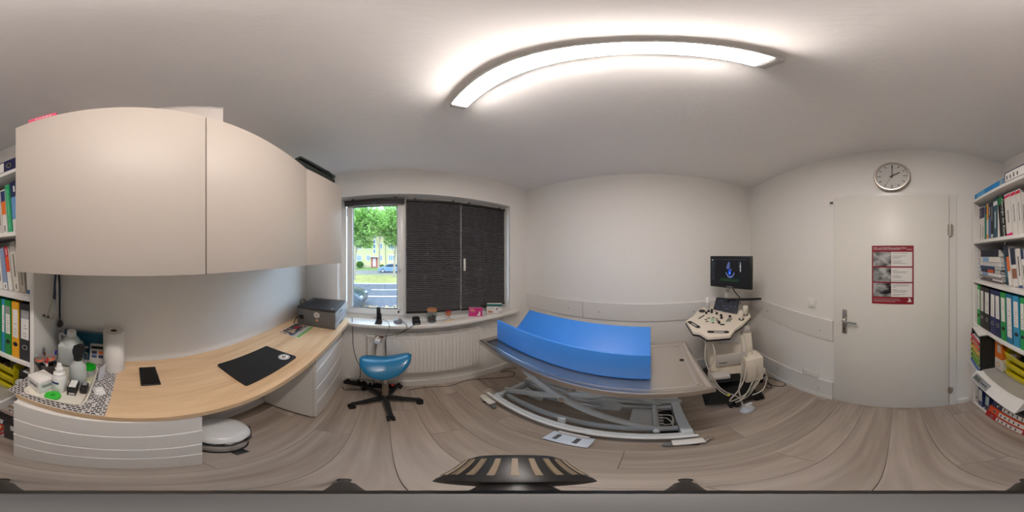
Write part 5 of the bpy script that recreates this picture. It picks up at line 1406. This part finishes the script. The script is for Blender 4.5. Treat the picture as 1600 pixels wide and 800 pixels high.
m = MB(); m.lathe([(0, 0), (.040, 0), (.043, .004), (.043, .112), (.040, .116), (.037, .116), (.040, .110), (.040, .006), (0, .005)], 30); m.build('glass_body', M_jar, t)
m = MB(); m.lathe([(0, .1165), (.046, .1165), (.048, .121), (.048, .136), (.045, .140), (0, .140)], 30); m.build('wooden_lid', mat('lid_wood', c(176, 122, 82), .5, var=.2), t)
m = MB(); random.seed(9)
for k in range(110):
    a = random.random() * 6.28; r = .033 * math.sqrt(random.random()); z = .012 + random.random() * .052
    m.ball((r * math.cos(a), r * math.sin(a), z), .0065, 6)
q = m.build('treats', mat('treats', c(82, 52, 42), .8, var=.3), t); q['kind'] = 'stuff'
t = sill('table_ornament', 'wooden heart ornament with red bow on a white base', 'ornament', .598, -.04)
m = MB(); m.rbox(-.045, .045, -.032, .032, 0, .006, .002); m.build('base_plate', M_white, t)
m = MB(); m.rbox(-.038, .042, -.030, -.010, .0065, .0125, .001, 1); m.build('name_strip', flat((206, 178, 128), .6), t)
m = MB(); m.cyl((0, .005, .006), (0, .005, .04), .003); m.build('stem', M_white, t)
hp_ = []
for k in range(30):
    a = 2 * math.pi * k / 30; hp_.append((.0019 * 16 * math.sin(a) ** 3, .0019 * (13 * math.cos(a) - 5 * math.cos(2 * a) - 2 * math.cos(3 * a) - math.cos(4 * a))))
m = MB(); m.prism(hp_, -.008, .002, M=TR(0, .0, .068) @ RX(90)); m.build('heart', mat('ornament_wood', c(188, 116, 84), .6, var=.2), t)
m = MB(); m.ball((-.012, -.004, .100), (.013, .006, .011)); m.ball((.012, -.004, .102), (.013, .006, .011)); m.ball((0, -.006, .098), (.007, .006, .007)); m.build('bow', flat((168, 28, 44)), t)
m = MB(); m.tube([(-.006, -.002, .108), (-.010, 0, .126), (-.02, 0, .132)], .003, 6); m.tube([(.006, -.002, .108), (.010, 0, .128)], .003, 6); m.build('antenna', flat((60, 60, 70)), t)
t = sill('greeting_card', 'pink card with a white dog silhouette on the sill', 'card', .885, -.035, -28)
m = MB(); m.box(-.071, .071, 0, .0015, 0, .104, M=RX(-6)); m.box(-.071, .071, .020, .0215, 0, .10, M=RX(6)); m.build('card_back', flat((222, 170, 196)), t)
m = MB(); m.box(-.069, .069, -.0008, -.0001, .004, .099, M=RX(-6)); m.build('pink_front', mat('pink_print', c(200, 52, 128), .45), t)
m = MB(); m.box(-.055, -.02, -.0014, -.0009, .082, .087, M=RX(-6)); m.box(-.055, -.004, -.0014, -.0009, .064, .071, M=RX(-6)); m.box(-.05, -.01, -.0014, -.0009, .052, .055, M=RX(-6)); m.build('print_line', flat((236, 190, 150)), t)
m = MB(); m.prism([(.010, .010), (.045, .010), (.048, .030), (.044, .044), (.050, .052), (.040, .060), (.032, .054), (.032, .042), (.022, .026)], .0009, .0014, M=RX(-6) @ RX(90)); m.build('dog_silhouette', flat((226, 220, 222)), t)
t = sill('leaflet_box', 'white leaflet box with green top and animal photo on the sill', 'box', 1.095, -.055, -34)
m = MB(); m.rbox(-.080, .080, 0, .045, 0, .115, .001, 1); m.build('carton', M_paper, t)
m = MB(); m.box(-.0802, .0802, -.0008, -.0001, .088, .115); m.build('green_band', mat('leaflet_green', c(22, 104, 98), .45), t)
m = MB(); m.prism([(-.066, .012), (-.05, .012), (-.03, .012), (-.008, .016), (-.014, .028), (-.036, .036), (-.056, .040), (-.070, .046), (-.064, .030)], .0001, .0007, M=RX(90)); m.build('animal_photo', mat('animal_print', c(186, 132, 92), .5, var=.4, scale=60), t)
m = MB(); m.box(.045, .075, -.0008, -.0001, .018, .026); m.box(.042, .072, -.0008, -.0001, .074, .079); m.box(.022, .036, -.0008, -.0001, .048, .068); m.box(-.08, .08, -.0008, -.0001, .001, .004); m.build('print_patch', flat((70, 70, 76)), t)
m = MB()
for k in range(5): m.box(-.065, -.01, -.0008, -.0001, .052 + k * .006, .054 + k * .006)
m.build('print_lines', flat((190, 186, 184)), t)

# ------------------------------------------------------------------ cables and floor things
def wx(y, o): return -1.524 + .1034 * y + o
def cable(label, pts, r=.0035, rgb=(18, 18, 19)):
    q = MB(); o = Vector(pts[0]); q.tube([Vector(p) - o for p in pts], r, 7, 6)
    ob = q.build('cable', flat(rgb, .5)); ob.location = o
    return tag(ob, label, 'cable')
cable('black cable hanging from the desk end to the power strip', [(-1.515, -.300, .925), (-1.475, -.292, .90), (-1.462, -.285, .80), (-1.465, -.28, .62), (-1.468, -.255, .46), (wx(-.21, .07), -.22, .34), (wx(-.21, .07), -.215, .22), (wx(-.22, .075), -.23, .10), (wx(-.23, .08), -.24, .062)])
cable('thin cable from the clipper dock down past the thermostat', [(wx(-.03, -.02), -.01, .905), (wx(0, .06), .03, .92), (wx(.02, .125), .045, .90), (wx(.02, .13), .03, .82), (wx(.0, .125), .012, .72), (wx(.0, .12), .02, .55), (wx(0, .11), .01, .40), (wx(-.02, .10), -.02, .18), (wx(-.03, .09), -.05, .06)], .0025)
cable('cable from the black charger box along the radiator top', [(wx(.28, .10), .262, .905), (wx(.24, .125), .22, .882), (wx(.18, .13), .16, .85), (wx(.1, .13), .09, .815), (wx(0, .13), -.0, .79), (wx(-.04, .12), -.05, .76), (wx(-.04, .10), -.075, .60), (wx(-.04, .09), -.07, .40), (wx(-.04, .09), -.09, .2), (wx(-.06, .09), -.10, .06)], .0028)
cable('cable from the round charging base to the radiator', [(wx(.16, -.0), .175, .905), (wx(.19, .10), .19, .912), (wx(.19, .125), .195, .88), (wx(.17, .13), .17, .845), (wx(.13, .125), .12, .81), (wx(.12, .12), .10, .79)], .0024)
t = thing('power_strip', 'black power strip on the floor beside the drawer unit', 'power strip', (wx(-.2, .045), -.17, 0), RAD(84))
m = MB(); m.rbox(-.21, .15, -.024, .024, 0, .042, .004); m.build('housing', M_black, t)
for k in range(6):
    m = MB(); m.lathe([(.018, .0422), (.018, .0445), (.014, .0445), (.014, .0425)], 16, o=(-.17 + k * .05, 0, 0)); m.build('outlet', M_dark, t)
for k in (0, 2, 3):
    m = MB(); m.lathe([(0, .0425), (.017, .0425), (.018, .06), (.012, .075), (0, .078)], 14, o=(-.17 + k * .05, 0, 0)); m.build('plug', M_rubber, t)
t = thing('power_strip', 'second black power strip with red switch behind the stool', 'power strip', (wx(.05, .048), .045, 0), RAD(84))
m = MB(); m.rbox(-.055, .055, -.025, .025, 0, .045, .004); m.build('housing', M_black, t)
m = MB(); m.rbox(.02, .045, -.010, .010, .0455, .052, .002); m.build('switch', emit('switch_red', c(190, 50, 40), .4), t)
m = MB(); m.lathe([(0, .0455), (.022, .0455), (.024, .065), (.014, .085), (0, .087)], 16, o=(-.025, 0, 0)); m.build('plug', M_rubber, t)
cable('tangled black cable above the power strip', [(wx(-.38, .10), -.36, .05), (wx(-.3, .09), -.30, .10), (wx(-.2, .06), -.18, .13), (wx(-.1, .07), -.08, .11), (wx(-.05, .10), -.03, .09), (wx(-.1, .13), -.1, .055), (wx(-.2, .14), -.22, .02), (wx(-.34, .14), -.33, .006)])
cable('short looped cable beside the drawer unit', [(wx(-.36, .13), -.372, .006), (wx(-.32, .17), -.34, .006), (wx(-.25, .15), -.28, .006), (wx(-.2, .13), -.21, .006), (wx(-.15, .12), -.15, .045), (wx(-.1, .1), -.11, .06)])
cable('long black cable snaking across the floor to the table', [(wx(.2, .10), .215, .012), (wx(.3, .07), .30, .004), (wx(.42, .06), .42, .004), (wx(.6, .08), .60, .004), (-1.40, .78, .004), (-1.33, .96, .004), (-1.245, 1.10, .004), (-1.19, 1.20, .004), (-1.23, 1.265, .004), (-1.30, 1.24, .004), (-1.33, 1.17, .004), (-1.34, 1.20, .008), (-1.31, 1.33, .004), (-1.20, 1.42, .004), (-1.0, 1.43, .004), (-.6, 1.40, .004)])
t = thing('power_adapter', 'black and white power adapter on the floor behind the machine', 'adapter', (1.09, 1.20, 0), RAD(30))
m = MB(); m.rbox(-.055, .045, -.04, .04, .02, .075, .006); m.build('adapter_body', M_black, t)
m = MB(); m.rbox(-.03, .03, -.075, -.041, .0, .06, .008); m.build('plug', flat((224, 222, 218)), t)
m = MB(); m.box(-.05, .04, -.035, .035, 0, .0195); m.build('rubber_base', M_rubber, t)
cable('looped black cable on the floor by the door wall', [(1.12, 1.18, .06), (1.16, 1.14, .03), (1.205, 1.06, .005), (1.195, .96, .005), (1.14, .96, .005), (1.10, 1.03, .008), (1.075, 1.10, .012), (1.04, 1.09, .005), (1.03, 1.03, .005), (1.07, 1.02, .004), (1.10, 1.10, .02), (1.11, 1.16, .05)], .004)

# camera tripod under the viewpoint
tp = thing('camera_tripod', 'black camera tripod with knurled head knob', 'tripod', (0, 0, 0), RAD(44))
m = MB(); m.cyl((0, 0, .80), (0, 0, 1.30), .013); m.build('centre_column', M_black, tp)
m = MB(); m.lathe([(0, 1.02), (.026, 1.02), (.028, 1.04), (.028, 1.08), (.02, 1.09), (0, 1.09)], 20); m.build('shoulder', M_black, tp)
m = MB(); m.lathe([(0, 1.29), (.024, 1.29), (.026, 1.30), (.026, 1.345), (.018, 1.36), (.018, 1.38), (0, 1.38)], 24); m.build('ball_head', M_black, tp)
m = MB(); m.cyl((0, .02, 1.325), (0, .042, 1.325), .008); m.lathe([(0, .036), (.020, .036), (.021, .040), (.021, .067), (.018, .072), (0, .072)], 30, M=TR(0, 0, 1.325) @ RX(-90)); kb = m.build('clamp_knob', M_black, tp)
m = MB()
for k in range(20):
    a = 2 * math.pi * k / 20; m.box(-.0012, .0012, .044, .066, .0205, .0218, M=TR(0, 0, 1.325) @ RY(k * 18))
m.build('knurling', flat((104, 92, 76), .6), kb)
for k in range(3):
    a = RAD(30 + 120 * k)
    m = MB(); m.cyl((.02 * math.cos(a), .02 * math.sin(a), 1.06), (.17 * math.cos(a), .17 * math.sin(a), .55), .013, n=12); m.cyl((.165 * math.cos(a), .165 * math.sin(a), .57), (.30 * math.cos(a), .30 * math.sin(a), .02), .0095, n=12)
    lg = m.build('tripod_leg', M_black, tp)
    m = MB(); m.lathe([(0, 0), (.014, 0), (.015, .008), (.010, .03), (0, .03)], 12, o=(.305 * math.cos(a), .305 * math.sin(a), 0)); m.build('rubber_foot', M_rubber, lg)

# ------------------------------------------------------------------ street outside the window
GZ = -1.15
def ground(name, x0, x1, z, rgb, label, **k):
    q = MB(); q.box(x0, x1, -40, 40, z - .1, z); o = q.build(name, mat(name, c(*rgb), .9, **k)); return tag(o, label, kind='structure')
ground('pavement', -7.2, -1.95, GZ, (112, 100, 92), 'near pavement with fallen leaves below the window', var=.35, scale=3)
ground('road', -15.6, -7.2, GZ - .04, (62, 64, 70), 'grey asphalt road outside the window', var=.12, scale=2)
ground('verge', -23.5, -15.6, GZ, (124, 118, 60), 'grass verge across the road', var=.5, scale=1.2)
ground('far_lane', -31, -23.5, GZ - .02, (104, 98, 94), 'far lane before the yellow house', var=.15, scale=2)
ground('front_lawn', -60, -31, GZ, (96, 120, 56), 'lawn before the yellow house', var=.4, scale=1.5)
q = MB(); q.box(-15.75, -15.55, -40, 40, GZ - .1, GZ + .04); tag(q.build('kerb', flat((150, 148, 146), .8)), 'pale kerb along the grass verge', kind='structure')
for xx, n0 in ((-10.8, -6), (-13.0, -6)):
    for k in range(4):
        q = MB(); y0 = -1.2 + k * 5.0 + (.2 if xx < -12 else 0); q.box(xx - .07, xx + .07, y0 - 6.5 + 6.5, y0 + 2.6, GZ - .0398, GZ - .034)
        o = q.build('lane_marking', flat((226, 226, 224), .8)); tag(o, 'white dashed lane marking on the road', kind='structure')
random.seed(31)
q = MB()
for k in range(1800):
    x = -random.uniform(4.0, 8.6); y = random.uniform(-5, 5); a = random.random() * 6.28; s = random.uniform(.05, .10); z = (GZ if x > -7.2 else GZ - .04) + random.uniform(.004, .03)
    q.add([(x + s * math.cos(a), y + s * math.sin(a), z), (x + .6 * s * math.cos(a + 1.6), y + .6 * s * math.sin(a + 1.6), z + .015), (x - s * math.cos(a), y - s * math.sin(a), z + .01), (x + .6 * s * math.cos(a - 1.6), y + .6 * s * math.sin(a - 1.6), z + .005)], [(0, 1, 2, 3)])
o = q.build('fallen_leaves', mat('dry_leaves', c(190, 150, 96), .9, var=.5, scale=1.5)); tag(o, 'dry fallen leaves along the near kerb', 'leaves', kind='stuff')

# yellow apartment house
HX = -38.0
ho = thing('apartment_house', 'pale yellow apartment house across the street', 'building', (HX, 0, GZ))
M_fac = mat('yellow_render', c(190, 178, 128), .9, var=.05, scale=.6)
q = MB(); q.box(-9, 0, -26, 26, .5, 11.2); q.build('wall', M_fac, ho)
q = MB(); q.box(-9, .06, -26, 26, 0, .5); q.build('plinth', flat((170, 150, 130), .9), ho)
q = MB(); q.add([(.5, -26.5, 11.2), (-9.5, -26.5, 11.2), (-4.5, -26.5, 15), (.5, 26.5, 11.2), (-9.5, 26.5, 11.2), (-4.5, 26.5, 15)], [(0, 1, 2), (3, 5, 4), (0, 2, 5, 3), (1, 4, 5, 2), (0, 3, 4, 1)]); q.build('roof', flat((150, 84, 62), .9), ho)
M_wf = flat((236, 236, 232), .5); M_wg = mat('far_glass', c(92, 112, 140), .08, var=.3, scale=.4)
def hwin(y, z, w, h, bars=1):
    q = MB(); f = .07
    q.box(-.02, .05, y - w / 2, y + w / 2, z, z + f); q.box(-.02, .05, y - w / 2, y + w / 2, z + h - f, z + h); q.box(-.02, .05, y - w / 2, y - w / 2 + f, z, z + h); q.box(-.02, .05, y + w / 2 - f, y + w / 2, z, z + h)
    for b in range(bars): yy = y - w / 2 + w * (b + 1) / (bars + 1); q.box(-.02, .05, yy - .03, yy + .03, z, z + h)
    wn = q.build('window', M_wf, ho)
    q = MB(); q.box(.005, .02, y - w / 2 + f, y + w / 2 - f, z + f, z + h - f); q.build('pane', M_wg, wn)
for fl_ in range(3):
    z = 1.55 + fl_ * 2.75
    for y, w, bars in ((-14, 1.3, 1), (-9.6, 1.3, 1), (-5.85, 1.2, 2), (-3.75, .75, 1), (-.75, .75, 1), (1.75, 1.45, 2), (5.2, 1.3, 1), (9.5, 1.3, 1), (14, 1.3, 1)):
        hwin(y, z, w, 1.35, bars)
for k in range(4): hwin(-2.25, 3.3 + k * 1.15, .62, .95, 0)
q = MB(); q.rbox(0.0, .10, -3.0, -1.5, 0, 2.35, .02, 1); dr = q.build('house_door', flat((150, 66, 60), .6), ho)
q = MB(); q.box(.105, .12, -2.6, -1.9, .25, 2.15); q.build('door_pane', flat((190, 176, 178), .3), dr)
q = MB(); q.box(0, 1.0, -3.35, -1.15, 2.4, 2.62); q.build('door_canopy', flat((176, 166, 158), .8), ho)
q = MB(); q.cyl((.1, -4.7 + 5.1, .2), (.1, -4.7 + 5.1, 11.2), .07, n=8); q.build('downpipe', flat((150, 150, 146), .6), ho)

def car(label, loc, rz, rgb, metal=.4):
    t = thing('parked_car', label, 'car', loc, RAD(rz))
    prof = [(-2.05, .30), (-2.1, .55), (-2.0, .85), (-1.72, .95), (-1.1, 1.36), (-.2, 1.45), (.5, 1.36), (1.15, .97), (1.8, .84), (2.08, .62), (2.1, .34), (1.75, .22), (-1.7, .22)]
    q = MB(); vs = []; fs = []; n = len(prof)
    for yy, sc in ((-.88, .0), (-.80, 1), (.80, 1), (.88, 0)):
        for x, z in prof: vs.append((x * (1 if sc else .985), yy * (1 - .16 * max(0, z - .9)), z if sc else min(z, .93) * .985 + .006))
    for r in range(3):
        for k in range(n): fs.append((r * n + k, r * n + (k + 1) % n, (r + 1) * n + (k + 1) % n, (r + 1) * n + k))
    fs += [list(range(n))[::-1], list(range(3 * n, 4 * n))]
    q.add(vs, fs, True); q.build('body', mat('car_paint_%d_%d' % (rgb[0], rgb[2]), c(*rgb), .22, metal, var=.02), t)
    q = MB(); gl = [(-1.55, .98), (-1.02, 1.30), (-.2, 1.38), (.45, 1.30), (1.0, .98)]
    for s in (-1, 1): q.prism(gl, .0, .03, M=TR(0, s * .80 + (0.03 if s > 0 else 0), 0) @ RX(90))
    q.add([(1.13, -.70, 1.0), (1.13, .70, 1.0), (.54, .66, 1.36), (.54, -.66, 1.36)], [(0, 1, 2, 3)]); q.add([(-1.70, -.70, .99), (-1.70, .70, .99), (-1.14, .66, 1.36), (-1.14, -.66, 1.36)], [(0, 1, 2, 3)])
    q.build('car_window', mat('car_glass', c(30, 38, 46), .08), t)
    for x in (-1.3, 1.32):
        for s in (-1, 1):
            q = MB(); q.cyl((x, s * .70, .32), (x, s * .885, .32), .32, n=24); wh = q.build('wheel', M_rubber, t)
            q = MB(); q.cyl((x, s * .886, .32), (x, s * .9, .32), .20, n=18); q.build('wheel_rim', flat((186, 188, 190), .3, metal=.7), wh)
    for s in (-1, 1):
        q = MB(); q.ball((2.0, s * .62, .68), (.09, .17, .09), 10); q.build('headlight', flat((120, 126, 132), .2), t)
        q = MB(); q.ball((.75, s * .93, 1.0), (.07, .10, .07), 10); q.build('wing_mirror', M_black, t)
        q = MB(); q.ball((-2.04, s * .62, .74), (.06, .16, .09), 10); q.build('tail_light', flat((150, 30, 30), .3), t)
    q = MB(); q.rbox(2.06, 2.12, -.45, .45, .36, .50, .02); q.build('grille', M_black, t)
car('dark grey parked car at the left of the window view', (-8.6, -3.05, GZ - .04), 90 - 4, (52, 60, 66))
car('blue grey parked car far across the verge', (-27.3, 1.1, GZ - .02), -90, (96, 118, 146), .3)

# trees and shrubs
M_leaf = bpy.data.materials.new('tree_leaves'); M_leaf.use_nodes = True
nt = M_leaf.node_tree; b = nt.nodes['Principled BSDF']; b.inputs['Roughness'].default_value = .6
b.inputs['Transmission Weight'].default_value = 0
oi = nt.nodes.new('ShaderNodeTexCoord'); nz = nt.nodes.new('ShaderNodeTexNoise'); nz.inputs['Scale'].default_value = 1.7; cr = nt.nodes.new('ShaderNodeValToRGB')
cr.color_ramp.elements[0].position = .35; cr.color_ramp.elements[0].color = c(84, 128, 44); cr.color_ramp.elements[1].position = .65; cr.color_ramp.elements[1].color = c(150, 184, 92)
nt.links.new(oi.outputs['Object'], nz.inputs[0]); nt.links.new(nz.outputs['Fac'], cr.inputs[0]); nt.links.new(cr.outputs[0], b.inputs['Base Color'])
tl_ = nt.nodes.new('ShaderNodeBsdfTranslucent'); nt.links.new(cr.outputs[0], tl_.inputs[0]); ms = nt.nodes.new('ShaderNodeMixShader'); ms.inputs[0].default_value = .5
nt.links.new(b.outputs[0], ms.inputs[1]); nt.links.new(tl_.outputs[0], ms.inputs[2]); nt.links.new(ms.outputs[0], nt.nodes['Material Output'].inputs[0])
M_bark = mat('bark', c(128, 116, 100), .9, var=.3, bump=.4, bscale=6)
def tree(label, x, y, hgt, blobs, nleaf, seed, lean=.0, tr=.16):
    random.seed(seed)
    t = thing('street_tree', label, 'tree', (x, y, GZ), 0, 'street trees along the road')
    q = MB(); top = Vector((lean * .6, lean, hgt * .5))
    q.cyl((0, 0, 0), (lean * .2, lean * .45, hgt * .28), tr, tr * .8, n=10); q.cyl((lean * .2, lean * .45, hgt * .28), top, tr * .8, tr * .5, n=10); q.build('trunk', M_bark, t)
    for k, (bx, by, bz, br) in enumerate(blobs):
        q = MB(); s0 = Vector((lean * .2, lean * .45, hgt * .28)).lerp(top, random.random()); mid = s0.lerp(Vector((bx, by, bz)), .55) + Vector((0, random.uniform(-.3, .3), .3))
        q.tube([s0, mid, (bx, by, bz + br * .4)], tr * .28, 6, 4); q.build('branch', M_bark, t)
    vs = []; fs = []
    tot = sum(r ** 2 for *_, r in blobs)
    for bx, by, bz, br in blobs:
        for i in range(int(nleaf * br * br / tot)):
            d = Vector((random.gauss(0, 1), random.gauss(0, 1), random.gauss(0, 1))).normalized() * br * (random.random() ** .45)
            p = Vector((bx, by, bz)) + Vector((d.x, d.y, d.z * .8))
            u = Vector((random.gauss(0, 1), random.gauss(0, 1), random.gauss(0, .5))).normalized(); w = u.orthogonal().normalized(); w = (w * math.cos(i) + u.cross(w) * math.sin(i)); s = random.uniform(.10, .19)
            k = len(vs); vs += [p - u * s, p + w * s * .55, p + u * s, p - w * s * .55]; fs.append((k, k + 1, k + 2, k + 3))
    q = MB(); q.add(vs, fs)
    me = bpy.data.meshes.new('foliage'); me.from_pydata([tuple(v) for v in q.v], [], q.f); me.materials.append(M_leaf)
    o = link('foliage', me, t); o['kind'] = 'stuff'
    return t
tree('slim street tree on the verge at the right of the view', -20.5, 1.25, 9, [(0, .2, 6.2, 2.2), (.5, 2.0, 6.8, 2.0), (.3, -1.6, 6.6, 1.9), (-.4, .4, 8.2, 2.2), (.4, -.2, 4.7, 1.2), (0, 2.6, 5.2, 1.3)], 9000, 1, .25)
tree('leafy street tree on the verge at the left of the view', -18.0, -3.35, 9, [(0, .0, 6.0, 2.1), (.4, 1.6, 5.4, 1.3), (.3, 2.4, 6.6, 1.6), (0, -1.8, 5.6, 2.0), (-.3, .8, 7.6, 2.1), (.2, .7, 4.3, .9), (.1, 1.6, 4.0, .7)], 9000, 2, .35)
tree('large tree beside the house, behind the street trees', -33.0, -7.5, 13, [(0, 0, 8.5, 3.4), (.4, 3.0, 8.8, 3.0), (0, -3, 8, 3), (0, 1, 11.2, 3.2), (.2, 5.5, 9.5, 2.4)], 8000, 3, .4, .25)
tree('large tree before the house at the right, behind the street trees', -32.5, 7.0, 13, [(0, 0, 8.8, 3.2), (.4, -3.2, 9.4, 2.8), (0, 3, 8.4, 3), (0, -1, 11.5, 3.0)], 7000, 4, -.4, .25)
tree('broad tree rising above the house roof', -34.0, -1.0, 15, [(0, 0, 11.5, 2.8), (.2, 2.8, 11.6, 2.4), (0, -2.6, 11.2, 2.4), (0, .6, 9.6, 1.6)], 5000, 6, .1, .2)
def shrub(label, x, y, r, seed):
    random.seed(seed)
    t = thing('shrub', label, 'shrub', (x, y, GZ), 0, 'shrubs before the yellow house')
    q = MB(); q.cyl((0, 0, 0), (0, 0, r), .08, .05, n=8); q.build('stem', M_bark, t)
    vs = []; fs = []
    for i in range(900):
        d = Vector((random.gauss(0, 1), random.gauss(0, 1), random.gauss(0, 1))).normalized() * r * (random.random() ** .3)
        p = Vector((d.x, d.y, r * .95 + d.z * .9)); u = Vector((random.gauss(0, 1), random.gauss(0, 1), random.gauss(0, 1))).normalized(); w = u.orthogonal().normalized(); s = .13
        k = len(vs); vs += [tuple(p - u * s), tuple(p + w * s * .6), tuple(p + u * s), tuple(p - w * s * .6)]; fs.append((k, k + 1, k + 2, k + 3))
    me = bpy.data.meshes.new('foliage'); me.from_pydata(vs, [], fs); me.materials.append(mat('shrub_leaves', c(64, 110, 40), .7, var=.3, scale=3))
    o = link('foliage', me, t); o['kind'] = 'stuff'
shrub('round shrub left of the house door', -35.5, -5.3, .85, 41)
shrub('low shrub right of the house door', -35.0, -.4, .45, 42)
shrub('low shrub at the far left of the house', -35.2, -7.0, .5, 43)
